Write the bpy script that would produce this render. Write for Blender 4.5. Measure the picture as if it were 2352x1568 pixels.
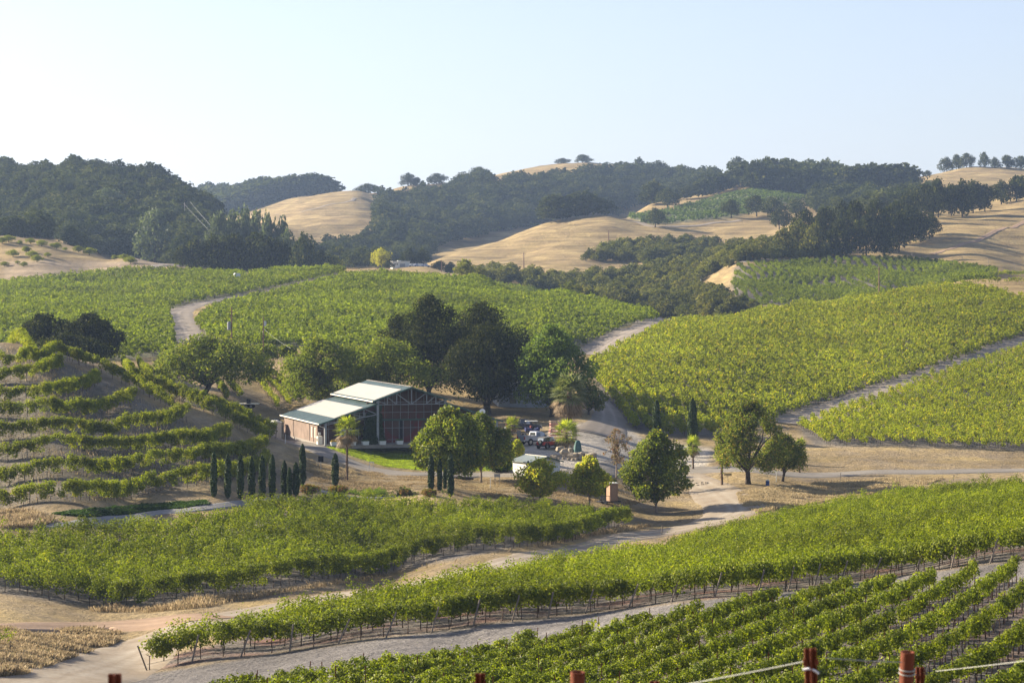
import bpy, math, random
import numpy as np
for _o in list(bpy.data.objects): bpy.data.objects.remove(_o, do_unlink=True)
C = bpy.context.scene
COL = C.collection
R = math.radians
# ---------------------------------------------------------------- camera, sky, sun, exposure
# the camera stands at the origin, looks along +Y, level, with a small lens shift; FP = focal length in units of a 2352 px wide picture
FP, U0, VH = 5570.0, 1176.0, 650.0
cd = bpy.data.cameras.new('camera'); cam = bpy.data.objects.new('camera', cd); COL.objects.link(cam)
cd.sensor_width = 36; cd.lens = FP/2352*36; cd.shift_y = -(784-VH)/2352
cd.clip_start = 0.5; cd.clip_end = 20000
cam.location = (0, 0, 0); cam.rotation_euler = (R(90), 0, 0)
cd.dof.use_dof = True; cd.dof.focus_distance = 300; cd.dof.aperture_fstop = 9
C.camera = cam
SUN_EL, SUN_AZ = R(22), math.atan2(-0.91, 0.41)      # azimuth from +Y, clockwise towards +X
sdir = np.array([math.sin(SUN_AZ)*math.cos(SUN_EL), math.cos(SUN_AZ)*math.cos(SUN_EL), math.sin(SUN_EL)])
W_ = bpy.data.worlds.new('World'); C.world = W_; W_.use_nodes = True
nt = W_.node_tree; bg = nt.nodes['Background']
sky = nt.nodes.new('ShaderNodeTexSky'); sky.sky_type = 'NISHITA'; sky.sun_disc = False
sky.sun_elevation = SUN_EL; sky.sun_rotation = SUN_AZ
sky.altitude = 300; sky.air_density = 1.0; sky.dust_density = 1.2; sky.ozone_density = 2.6
hs = nt.nodes.new('ShaderNodeHueSaturation'); hs.inputs['Saturation'].default_value = .78
tn = nt.nodes.new('ShaderNodeVectorMath'); tn.operation = 'MULTIPLY'; tn.inputs[1].default_value = (1.06, .97, 1.02)
nt.links.new(sky.outputs[0], hs.inputs['Color']); nt.links.new(hs.outputs[0], tn.inputs[0]); nt.links.new(tn.outputs[0], bg.inputs[0]); bg.inputs[1].default_value = 0.065
ld = bpy.data.lights.new('sun', 'SUN'); ld.energy = 5.0; ld.angle = R(0.55); ld.color = (1.0, 0.88, 0.69)
sun = bpy.data.objects.new('sun', ld); COL.objects.link(sun)
from mathutils import Vector, Matrix
sun.rotation_euler = Vector(sdir).to_track_quat('Z', 'Y').to_euler()
C.view_settings.view_transform = 'Standard'; C.view_settings.look = 'None'
C.view_settings.exposure = 1.6; C.view_settings.gamma = 1
C.cycles.max_bounces = 6; C.cycles.diffuse_bounces = 3; C.cycles.transmission_bounces = 3
C.cycles.volume_bounces = 0; C.cycles.transparent_max_bounces = 8; C.cycles.glossy_bounces = 2
rng = np.random.default_rng(7); random.seed(7)

# ---------------------------------------------------------------- helpers
def tag(o, label=None, cat=None, group=None, kind=None):
    if label: o['label'] = label
    if cat: o['category'] = cat
    if group: o['group'] = group
    if kind: o['kind'] = kind
    return o
def empty(name, loc, rz=0, label=None, cat=None, group=None):
    o = bpy.data.objects.new(name, None); COL.objects.link(o)
    o.empty_display_size = .5
    o.location = tuple(float(a) for a in loc); o.rotation_euler = (0, 0, rz)
    return tag(o, label, cat, group)
def mesh_data(name, V, F, mat, rnd=None, smooth=False, vcol=None):
    """V (n,3) array; F list of (m,k) int arrays; rnd: per face values"""
    V = np.ascontiguousarray(V, dtype=np.float32)
    if isinstance(F, np.ndarray): F = [F]
    F = [np.ascontiguousarray(f, dtype=np.int32) for f in F if len(f)]
    me = bpy.data.meshes.new(name)
    me.vertices.add(len(V)); me.vertices.foreach_set('co', V.ravel())
    idx = np.concatenate([f.ravel() for f in F])
    tot = np.concatenate([np.full(len(f), f.shape[1], np.int32) for f in F])
    st = np.concatenate([[0], np.cumsum(tot)[:-1]]).astype(np.int32)
    me.loops.add(len(idx)); me.loops.foreach_set('vertex_index', idx)
    me.polygons.add(len(tot)); me.polygons.foreach_set('loop_start', st)
    try: me.polygons.foreach_set('loop_total', tot)
    except Exception: pass
    me.polygons.foreach_set('use_smooth', np.full(len(tot), smooth, dtype=bool))
    if rnd is not None:
        a = me.attributes.new('rnd', 'FLOAT', 'FACE'); a.data.foreach_set('value', np.ascontiguousarray(rnd, dtype=np.float32))
    if vcol is not None:
        a = me.attributes.new('gcol', 'FLOAT_COLOR', 'POINT'); a.data.foreach_set('color', np.ascontiguousarray(vcol, dtype=np.float32).ravel())
    me.update(calc_edges=True)
    for m in (mat if isinstance(mat, (list, tuple)) else [mat]): me.materials.append(m)
    return me
def put(name, me, parent=None, loc=None, rz=0):
    o = bpy.data.objects.new(name, me); COL.objects.link(o)
    if parent is not None: o.parent = parent
    if loc is not None: o.location = tuple(float(a) for a in loc)
    if rz: o.rotation_euler = (0, 0, rz)
    return o
class MB:
    """collects simple shapes into ONE mesh"""
    def __init__(s): s.v = []; s.f = []
    def add(s, vs, fs):
        n = len(s.v); s.v += [tuple(float(c) for c in v) for v in vs]; s.f += [tuple(i+n for i in f) for f in fs]; return s
    def box(s, x0, x1, y0, y1, z0, z1):
        return s.add([(x0,y0,z0),(x1,y0,z0),(x1,y1,z0),(x0,y1,z0),(x0,y0,z1),(x1,y0,z1),(x1,y1,z1),(x0,y1,z1)],
                     [(0,3,2,1),(4,5,6,7),(0,1,5,4),(1,2,6,5),(2,3,7,6),(3,0,4,7)])
    def hexa(s, a, b):            # two quads (bottom, top)
        return s.add(list(a)+list(b), [(0,3,2,1),(4,5,6,7),(0,1,5,4),(1,2,6,5),(2,3,7,6),(3,0,4,7)])
    def bar(s, p, q, w, h=None):  # rectangular bar
        h = h or w; p = Vector(p); q = Vector(q); d = (q-p).normalized()
        a = d.cross(Vector((0,0,1)));  a = Vector((1,0,0)) if a.length < 1e-3 else a.normalized()
        b = a.cross(d).normalized(); a = a*w/2; b = b*h/2
        return s.hexa([p-a-b, p+a-b, p+a+b, p-a+b], [q-a-b, q+a-b, q+a+b, q-a+b])
    def tube(s, pts, rad, n=6, cap=True):
        pts = [Vector(p) for p in pts]; m = len(pts); base = len(s.v); ref = Vector((0.3,0.9,0.2))
        for i, p in enumerate(pts):
            d = (pts[min(i+1,m-1)]-pts[max(i-1,0)]).normalized()
            a = d.cross(ref).normalized(); b = d.cross(a)
            r = rad[i] if hasattr(rad, '__len__') else rad
            for k in range(n):
                t = 2*math.pi*k/n; s.v.append(tuple(p+(a*math.cos(t)+b*math.sin(t))*r))
        for i in range(m-1):
            for k in range(n):
                k2 = (k+1) % n; s.f.append((base+i*n+k, base+i*n+k2, base+(i+1)*n+k2, base+(i+1)*n+k))
        if cap:
            s.f.append(tuple(base+k for k in range(n))[::-1]); s.f.append(tuple(base+(m-1)*n+k for k in range(n)))
        return s
    def prism(s, prof, y0, y1, ins=None):   # profile in x,z extruded along y
        n = len(prof); q = ins or prof
        vs = [(x,y0,z) for x,z in prof]+[(x,y1,z) for x,z in q]
        return s.add(vs, [tuple(range(n)), tuple(range(2*n-1,n-1,-1))]+[(i,i+n,(i+1)%n+n,(i+1)%n) for i in range(n)])
    def ball(s, c, rx, ry, rz, nu=10, nv=6, noise=0, rg=None):
        base = len(s.v)
        for j in range(nv+1):
            ph = math.pi*j/nv
            for i in range(nu):
                th = 2*math.pi*i/nu; k = 1+(noise*(rg.random()-.5) if noise else 0)
                s.v.append((c[0]+rx*k*math.sin(ph)*math.cos(th), c[1]+ry*k*math.sin(ph)*math.sin(th), c[2]+rz*k*math.cos(ph)))
        for j in range(nv):
            for i in range(nu):
                i2 = (i+1) % nu; s.f.append((base+j*nu+i, base+(j+1)*nu+i, base+(j+1)*nu+i2, base+j*nu+i2))
        return s
    def data(s, name, mat, smooth=False):
        me = bpy.data.meshes.new(name); me.from_pydata(s.v, [], s.f); me.update()
        if smooth: me.polygons.foreach_set('use_smooth', np.ones(len(me.polygons), dtype=bool))
        me.materials.append(mat); return me
    def build(s, name, mat, parent=None, loc=None, rz=0, smooth=False):
        return put(name, s.data(name, mat, smooth), parent, loc, rz)

# ---------------------------------------------------------------- materials
def N(nt, t, **kw):
    n = nt.nodes.new(t)
    for k, v in kw.items(): setattr(n, k, v)
    return n
def plain(name, col, rough=.7, metal=0, var=.12, scale=3.0, spec=.3, bump=0, emit=None):
    m = bpy.data.materials.new(name); m.use_nodes = True; t = m.node_tree; p = t.nodes['Principled BSDF']
    p.inputs['Roughness'].default_value = rough; p.inputs['Metallic'].default_value = metal
    p.inputs['Specular IOR Level'].default_value = spec
    tc = N(t, 'ShaderNodeTexCoord'); nz = N(t, 'ShaderNodeTexNoise'); nz.inputs['Scale'].default_value = scale; nz.inputs['Detail'].default_value = 5
    t.links.new(tc.outputs['Object'], nz.inputs['Vector'])
    mr = N(t, 'ShaderNodeMapRange'); mr.inputs[1].default_value = .3; mr.inputs[2].default_value = .7
    mr.inputs[3].default_value = 1-var; mr.inputs[4].default_value = 1+var
    t.links.new(nz.outputs['Fac'], mr.inputs[0])
    mx = N(t, 'ShaderNodeVectorMath', operation='SCALE'); mx.inputs[0].default_value = col[:3]
    t.links.new(mr.outputs[0], mx.inputs['Scale']); t.links.new(mx.outputs[0], p.inputs['Base Color'])
    if bump:
        b = N(t, 'ShaderNodeBump'); b.inputs['Strength'].default_value = bump; b.inputs['Distance'].default_value = .05
        t.links.new(nz.outputs['Fac'], b.inputs['Height']); t.links.new(b.outputs[0], p.inputs['Normal'])
    return m
def leafmat(name, c0, c1, c2=None, p2=.85, trans=.4, gloss=.25, patch=.25, pscale=.35, tcol=1.5, objvar=.12, tt=(1.15,1.2,.45)):
    """c0..c1 mixed by the per-leaf random value, c2 for the share of leaves above p2"""
    m = bpy.data.materials.new(name); m.use_nodes = True; t = m.node_tree; L = t.links
    p = t.nodes['Principled BSDF']; out = t.nodes['Material Output']
    at = N(t, 'ShaderNodeAttribute', attribute_name='rnd')
    cr = N(t, 'ShaderNodeValToRGB'); el = cr.color_ramp.elements
    el[0].position = 0; el[0].color = (*c0, 1); el[1].position = p2-.03; el[1].color = (*c1, 1)
    if c2: e = el.new(p2+.03); e.color = (*c2, 1)
    L.new(at.outputs['Fac'], cr.inputs[0])
    geo = N(t, 'ShaderNodeNewGeometry'); nz = N(t, 'ShaderNodeTexNoise'); nz.inputs['Scale'].default_value = pscale; nz.inputs['Detail'].default_value = 3
    L.new(geo.outputs['Position'], nz.inputs['Vector'])
    oi = N(t, 'ShaderNodeObjectInfo')
    mr = N(t, 'ShaderNodeMapRange'); mr.inputs[1].default_value = .3; mr.inputs[2].default_value = .7
    mr.inputs[3].default_value = 1-patch; mr.inputs[4].default_value = 1+patch; L.new(nz.outputs['Fac'], mr.inputs[0])
    mo = N(t, 'ShaderNodeMapRange'); mo.inputs[3].default_value = 1-objvar; mo.inputs[4].default_value = 1+objvar
    L.new(oi.outputs['Random'], mo.inputs[0])
    mu = N(t, 'ShaderNodeMath', operation='MULTIPLY'); L.new(mr.outputs[0], mu.inputs[0]); L.new(mo.outputs[0], mu.inputs[1])
    sc = N(t, 'ShaderNodeVectorMath', operation='SCALE'); L.new(cr.outputs[0], sc.inputs[0]); L.new(mu.outputs[0], sc.inputs['Scale'])
    L.new(sc.outputs[0], p.inputs['Base Color']); p.inputs['Roughness'].default_value = .55; p.inputs['Specular IOR Level'].default_value = gloss*.35
    tr = N(t, 'ShaderNodeBsdfTranslucent')
    tm = N(t, 'ShaderNodeVectorMath', operation='MULTIPLY'); tm.inputs[1].default_value = tuple(q*tcol for q in tt)
    L.new(sc.outputs[0], tm.inputs[0]); L.new(tm.outputs[0], tr.inputs['Color'])
    ms = N(t, 'ShaderNodeMixShader'); ms.inputs[0].default_value = min(trans*1.5, .5)
    L.new(p.outputs[0], ms.inputs[1]); L.new(tr.outputs[0], ms.inputs[2]); L.new(ms.outputs[0], out.inputs[0])
    return m

# ---------------------------------------------------------------- terrain heights
# control points: picture column u, picture row v of the bare ground, distance D
CP = """
-300 1568 130;250 1568 143;900 1568 122;1500 1568 116;2352 1568 112;2700 1568 112
330 1545 156;620 1500 158;1100 1432 161;1700 1368 164;2280 1292 168;2650 1250 170
1080 1485 150;1640 1395 153;2280 1322 158;-300 1440 170;0 1440 175;430 1440 178;850 1362 203
200 1382 205;-300 1400 205;850 1322 238;500 1290 235;0 1290 222;-300 1290 225;1300 1266 254;1450 1238 272;1690 1188 298
1448 1204 296;1000 1215 270;1200 1190 284;1507 1177 312;1000 1318 222;1600 1232 278;1900 1165 308;2200 1108 335;2500 1095 335
2000 1300 190;1500 1340 195;2352 1200 230;1900 1240 235;1700 1088 345;2000 1085 352;2352 1080 358;2700 1075 360
1718 1112 332;1400 1078 342;1240 1028 357;1100 1090 335;900 1062 342;745 1023 352;650 1003 382;800 1010 366;1150 1010 372;1000 1000 384;830 985 392;1100 985 400
1300 985 385;1400 932 430;1250 975 400;1430 968 412;1600 1000 400;1850 1036 385;2100 1033 388;2352 1045 385;2700 1050 385
1350 832 530;1520 738 660;1350 880 470;1600 850 500;1800 965 432;2352 785 560;2100 870 495;2600 720 600
1530 736 655;1800 702 700;2000 677 715;2200 646 730;2352 640 745;2600 630 760;1900 790 570
1530 758 780;1700 735 790;1900 720 800;2100 690 800;2352 668 800;2600 660 810;1650 700 840
1690 682 850;1690 603 950;1850 600 975;2000 592 985;2200 605 960;2300 630 900;2000 650 880;1900 690 830
2352 605 1000;2352 462 1260;2250 475 1260;2150 592 1010;2150 500 1180;2600 600 1000;2600 450 1260
430 785 500;700 770 520;1000 770 545;1250 765 590;1350 800 575;1500 724 680;1300 678 755;1100 643 810;900 624 860;800 620 860;600 627 850;300 618 820
300 720 620;600 690 680;900 690 680;1100 710 650;0 655 760;0 735 570;-300 660 760;-300 740 570;300 825 450;480 830 450;200 760 520
560 930 396;450 880 420;700 900 420;900 905 430;1100 910 440;0 860 400;150 850 405;250 850 420;-300 840 400
0 790 345;100 806 343;230 858 340;350 908 338;500 958 335;635 1018 335;-300 770 350;0 1158 267;300 1135 274;500 1100 285;0 970 300;300 990 302;500 1045 308;600 1085 310;-300 970 300;-300 1160 265
0 870 322;230 930 320
200 1192 250;0 1208 240;-300 1210 240;500 1160 268;700 1135 284;1000 1150 290;1250 1168 300;800 1102 314;1100 1108 325;1350 1122 322;690 1060 325
900 650 985;919 613 1068;985 613 1080;860 616 1065;930 612 1110;940 640 1200;600 702 1000;300 665 950;1200 720 880;0 640 800;200 628 820;420 616 850;0 545 900;100 556 900;200 574 900;300 592 895;400 608 890;-300 530 900;0 572 1000;200 596 1000;400 625 960
0 600 1050;250 590 1050;500 585 1100;0 400 1400;180 405 1400;350 418 1400;450 470 1350;520 510 1330;600 565 1250;-300 395 1400;700 600 1250
0 520 1750;350 540 1750;500 545 1750;-300 520 1750;480 458 2600;620 452 2600;760 458 2600;0 470 2600;300 470 2600
700 585 1400;800 600 1300;660 492 1750;720 558 1500;760 455 1850;820 444 1900;850 552 1520;930 442 2000;1020 434 2020;845 458 2180;930 454 2280;1020 448 2320;1100 432 2400;1180 420 2450;1300 408 2500;1420 412 2500;900 470 1900
900 565 1500;1100 548 1650;1300 525 1750;1500 500 1850;1100 412 2100;1200 398 2150;1300 386 2200;1400 382 2200;1500 392 2220;1600 408 2250;1720 420 2280
1050 632 1100;1000 600 1200;1100 565 1330;1250 517 1430;1390 497 1440;1500 530 1330;1700 512 1400;1770 545 1270;1400 590 1180;1600 605 1130;1200 610 1150;1750 500 1430
1100 575 1550;1250 552 1570;1390 535 1580;1480 507 1450;1600 468 1600;1740 426 1740;1870 442 1740;1500 470 1620
1700 424 2000;1850 432 2150;2000 432 2200;2080 436 2200;2150 402 2100;2250 388 2100;2352 392 2100;2600 390 2100;1900 480 1550
2150 470 1450;2352 455 1500;2050 480 1400;1850 540 1150;2000 545 1120;2100 540 1100
1200 665 940;1400 700 880;1600 690 900;1640 650 930;1500 650 1000;1100 640 1000
-300 560 3300;300 560 3300;900 560 3300;1500 560 3300;2100 560 3300;2600 560 3300
-300 640 6500;600 640 6500;1200 640 6500;1800 640 6500;2600 640 6500
"""
cp = np.array([[float(a) for a in r.split()] for L in CP.strip().split('\n') for r in L.split(';')])
SK = 7.0
def _k(r2): return np.where(r2 > 1e-12, .5*r2*np.log(np.maximum(r2, 1e-12)), 0)
_P = np.c_[(cp[:,0]-U0)/FP*SK, np.log(cp[:,2])]; _e = -(cp[:,1]-VH)/FP
def _tps():
    n = len(_P); d2 = ((_P[:,None]-_P[None])**2).sum(-1)
    A = np.zeros((n+3, n+3)); A[:n,:n] = _k(d2)+np.eye(n)*2e-4; A[:n,n] = 1; A[:n,n+1:] = _P; A[n,:n] = 1; A[n+1:,:n] = _P.T
    return np.linalg.solve(A, np.r_[_e, 0, 0, 0])
_w = _tps()
SG = np.linspace(-.30, .30, 521); TG = np.concatenate([np.linspace(math.log(60), math.log(420), 420)[:-1], np.linspace(math.log(420), math.log(2700), 480)[:-1], np.linspace(math.log(2700), math.log(9000), 30)])
def _evalg():
    E = np.zeros((len(TG), len(SG))); q = SG*SK
    n = len(_P)
    for i, t in enumerate(TG):
        d2 = (q[:,None]-_P[None,:,0])**2+(t-_P[None,:,1])**2
        E[i] = _k(d2)@_w[:n]+_w[n]+_w[n+1]*q+_w[n+2]*t
    return E
EG = _evalg()
_rw = np.random.default_rng(3)
_wv = [(a, r_, p_, q_) for a, r_, p_, q_ in zip(_rw.random(28)*2*math.pi, np.geomspace(9, 320, 28), _rw.random(28)*6.28, _rw.random(28))]
def relief(X, Y):
    D = np.maximum(np.hypot(X, Y), 1); z = 0
    for a, lam, p_, q_ in _wv:
        c = X*math.cos(a)+Y*math.sin(a)
        amp = .0042*lam*np.clip((D-lam*3.5)/(lam*5), 0, 1)*np.clip((D-600)/700, .1, 1)*np.clip((9000-D)/3000, 0, 1)
        z = z+amp*np.sin(c*2*math.pi/lam+p_+1.3*np.sin((X*math.sin(a)-Y*math.cos(a))*2*math.pi/(lam*2.3)+q_*6))
    return z
XG = SG[None,:]*np.exp(TG)[:,None]; YG = np.broadcast_to(np.exp(TG)[:,None], XG.shape)
ZG = EG*np.exp(TG)[:,None]+relief(XG, YG)
EG = ZG/np.exp(TG)[:,None]
def height(X, Y):
    X = np.asarray(X, float); Y = np.asarray(Y, float)
    Yc = np.clip(Y, 60.001, 8999); s = np.clip(X/Yc, -.2999, .2999); t = np.log(Yc)
    i = np.clip(np.searchsorted(TG, t)-1, 0, len(TG)-2); f = (t-TG[i])/(TG[i+1]-TG[i])
    g = (s-SG[0])/(SG[1]-SG[0]); j = np.clip(g.astype(int), 0, len(SG)-2); g = g-j
    # interpolate heights on the grid's own straight edges
    Z = (ZG[i,j]*(1-g)+ZG[i,j+1]*g)*(1-f)+(ZG[i+1,j]*(1-g)+ZG[i+1,j+1]*g)*f
    # near slope below the camera
    Zn = np.interp(Y, [-50, 0, 10.5, 60], [-1.5, -1.65, -3.05, 0])
    z60 = Z
    near = np.where(Y <= 10.5, Zn, -3.05+(z60+3.05)*(Y-10.5)/49.5)
    return np.where(Y < 60, near, Z)
def hz(x, y): return float(height(np.array([x]), np.array([y]))[0])
def W(u, v, dmin=70, dmax=8500):
    """the point of the bare ground that shows at picture position u, v"""
    s = (u-U0)/FP; g = (s-SG[0])/(SG[1]-SG[0]); j = int(np.clip(g, 0, len(SG)-2)); g -= j
    vt = VH-FP*(EG[:,j]*(1-g)+EG[:,j+1]*g)
    i0 = int(np.searchsorted(TG, math.log(dmin)))
    w = np.nonzero(vt[i0:] <= v)[0]
    if len(w) == 0:
        i = i0+int(np.argmin(vt[i0:])); D = math.exp(TG[i])
    else:
        i = i0+int(w[0])
        if i == i0: D = math.exp(TG[i])
        else:
            a = (vt[i-1]-v)/max(vt[i-1]-vt[i], 1e-6); D = math.exp(TG[i-1]+(TG[i]-TG[i-1])*a)
    if D > dmax: D = dmax
    return np.array([s*D, D, hz(s*D, D)])
def crest(u, dmin=1300, dmax=2900, near=12):
    """the point on the skyline crest at picture column u"""
    s = (u-U0)/FP; g = (s-SG[0])/(SG[1]-SG[0]); j = int(np.clip(g, 0, len(SG)-2)); g -= j
    vt = VH-FP*(EG[:,j]*(1-g)+EG[:,j+1]*g); i0 = int(np.searchsorted(TG, math.log(dmin))); i1 = int(np.searchsorted(TG, math.log(dmax)))
    D = math.exp(TG[i0+int(np.argmin(vt[i0:i1]))])-near; return np.array([s*D, D, hz(s*D, D)])
def at(u, D): x = (u-U0)/FP*D; return np.array([x, D, hz(x, D)])
def inpoly(X, Y, P):
    P = np.asarray(P); ins = np.zeros(np.shape(X), bool); n = len(P)
    for i in range(n):
        x0, y0 = P[i]; x1, y1 = P[(i+1) % n]
        if y0 == y1: continue
        c = ((y0 > Y) != (y1 > Y)) & (X < (x1-x0)*(Y-y0)/(y1-y0)+x0); ins ^= c
    return ins
def polyW(pts, dmin=70, n=6, dmax=8500):
    """picture polygon (u,v) -> ground polygon (X,Y), edges subdivided"""
    out = []
    for i in range(len(pts)):
        a = np.array(pts[i], float); b = np.array(pts[(i+1) % len(pts)], float)
        for k in range(n): p = a+(b-a)*k/n; out.append(W(p[0], p[1], dmin, dmax)[:2])
    return np.array(out)
# ---------------------------------------------------------------- regions of the ground (ground polygons)
PA = polyW([(-250,1262),(0,1252),(60,1254),(200,1246),(420,1222),(600,1186),(740,1167),(900,1174),(1100,1184),(1300,1196),(1436,1198),(1450,1206),(1200,1254),(900,1312),(600,1356),(330,1392),(250,1398),(60,1372),(0,1362),(-250,1350)])
PB = polyW([(345,1540),(335,1518),(640,1444),(1000,1375),(1300,1318),(1540,1286),(1560,1268),(1690,1232),(1800,1202),(2000,1168),(2200,1138),(2680,1126),(2680,1280),(2280,1292),(1700,1368),(1100,1432),(620,1500)])
PC = polyW([(420,1640),(700,1590),(900,1560),(1080,1530),(1360,1482),(1640,1428),(1900,1384),(2280,1338),(2700,1318),(2700,1700),(500,1700)])
PD = polyW([(1352,842),(1450,785),(1530,748),(1800,713),(2000,688),(2180,660),(2250,664),(2352,690),(2700,700),(2700,748),(2352,774),(2100,862),(1790,960),(1640,1004),(1530,1002),(1460,990),(1380,915)])
PD2 = polyW([(1830,985),(2000,925),(2200,850),(2352,802),(2700,775),(2700,1040),(2352,1036),(2100,1026),(1870,1024)])
PE = polyW([(448,744),(500,706),(560,691),(700,661),(800,638),(880,632),(1100,648),(1300,682),(1500,726),(1515,733),(1440,750),(1352,792),(1200,800),(1000,812),(700,800),(540,800),(470,775)], dmin=410)
PE1 = polyW([(-250,668),(0,656),(200,632),(300,622),(400,628),(560,634),(700,622),(790,624),(795,629),(700,647),(560,677),(430,698),(388,718),(404,790),(400,812),(290,828),(0,850),(-250,840)], dmin=410)
PG = polyW([(1690,612),(1850,604),(2000,595),(2120,600),(2290,624),(2290,640),(2180,655),(2000,684),(1850,706),(1700,700),(1680,660)], dmin=760)
PH = polyW([(1440,500),(1560,478),(1680,446),(1740,434),(1860,440),(1880,450),(1800,472),(1680,500),(1500,516)], dmin=1300)
PI = polyW([(1120,525),(1220,513),(1240,518),(1130,532)], dmin=1300)
P_lot = polyW([(1195,1050),(1190,1015),(1300,975),(1420,965),(1480,1010),(1640,1030),(1620,1080),(1400,1085),(1290,1086),(1180,1070)], dmin=300)
P_lawn = polyW([(748,1026),(800,1020),(1000,1014),(1180,1018),(1200,1050),(1180,1080),(1050,1081),(960,1079),(885,1071),(815,1049)], dmin=300)
P_fld = polyW([(-250,640),(0,640),(0,600),(430,598),(300,640),(60,655)], dmin=700)
P_lc = polyW([(290,1568),(330,1548),(620,1502),(1100,1434),(1700,1370),(2280,1294),(2700,1262),(2700,1300),(2280,1342),(1640,1432),(1080,1534),(420,1645),(600,1700),(250,1700)])
P_tr = polyW([(-250,1170),(0,1165),(300,1145),(500,1110),(610,1080),(600,1030),(500,1000),(400,955),(230,865),(100,812),(0,795),(-250,780)])
P_mulch = polyW([(120,1180),(300,1162),(470,1150),(480,1160),(300,1180),(200,1188)])
def smooth_noise(X, Y, L, seed):
    g = np.random.default_rng(seed); z = 0
    for i in range(9):
        a = g.random()*6.28; l = L*(.5+g.random()*1.5); z = z+np.sin((X*math.cos(a)+Y*math.sin(a))*6.283/l+g.random()*6.28+np.sin((X*math.sin(a)-Y*math.cos(a))*6.283/(l*1.7)+g.random()*6))
    return z/9
def ground_colors(X, Y):
    n = np.shape(X); c = np.zeros(n+(4,)); c[...,3] = 1
    gold = np.array([.36,.27,.125]); c[...,:3] = gold
    n1 = smooth_noise(X, Y, 60, 1); n2 = smooth_noise(X, Y, 14, 2); n3 = smooth_noise(X, Y, 5, 3)
    k = np.clip(.5+n2*.9+n1*.6, 0, 1)[...,None]
    c[...,:3] = gold*(1-k)+np.array([.24,.175,.09])*k
    near = (Y < 420)
    kn = np.clip(.5+n3*1.0+n2*.6, 0, 1)[...,None]*near[...,None]
    c[...,:3] = c[...,:3]*(1-.6*kn)+np.array([.25,.205,.15])*.6*kn
    def m(P, col, s=1.0, nz=None):
        q = inpoly(X, Y, P).astype(float)
        # soften the border a little on the grid
        if q.ndim == 2:
            for _ in range(2):
                r = q.copy(); r[1:-1] = (q[:-2]+q[2:]+2*q[1:-1])/4; q = r; r = q.copy(); r[:,1:-1] = (q[:,:-2]+q[:,2:]+2*q[:,1:-1])/4; q = r
        q = q*s
        if nz is not None: q = q*nz
        q = q[...,None]; c[...,:3] = c[...,:3]*(1-q)+np.array(col)*q
    soil = (.17,.15,.13)
    m(P_tr, (.15,.135,.11), .88)  # terrace ground darkened and greyed: shade between the rows put into its colour
    for P in (PA, PB, PC, PD, PD2, PG): m(P, soil)
    for P in (PE, PE1): m(P, (.20,.19,.12))
    m(PH, (.20,.20,.12)); m(PI, soil)
    m(P_lc, (.185,.17,.158))
    red = np.clip(n3*1.6+.15, 0, 1)
    m(PB, (.24,.09,.06), .5, red); m(PC, (.24,.11,.08), .35, red)
    m(P_lot, (.40,.36,.30)); 
    m(P_lawn, (.15,.19,.04), 1, np.clip(1.1+n3*1.2, .25, 1)); m(P_fld, (.27,.215,.16), .7)
    m(P_mulch, (.13,.13,.07), .6)
    return c
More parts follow.
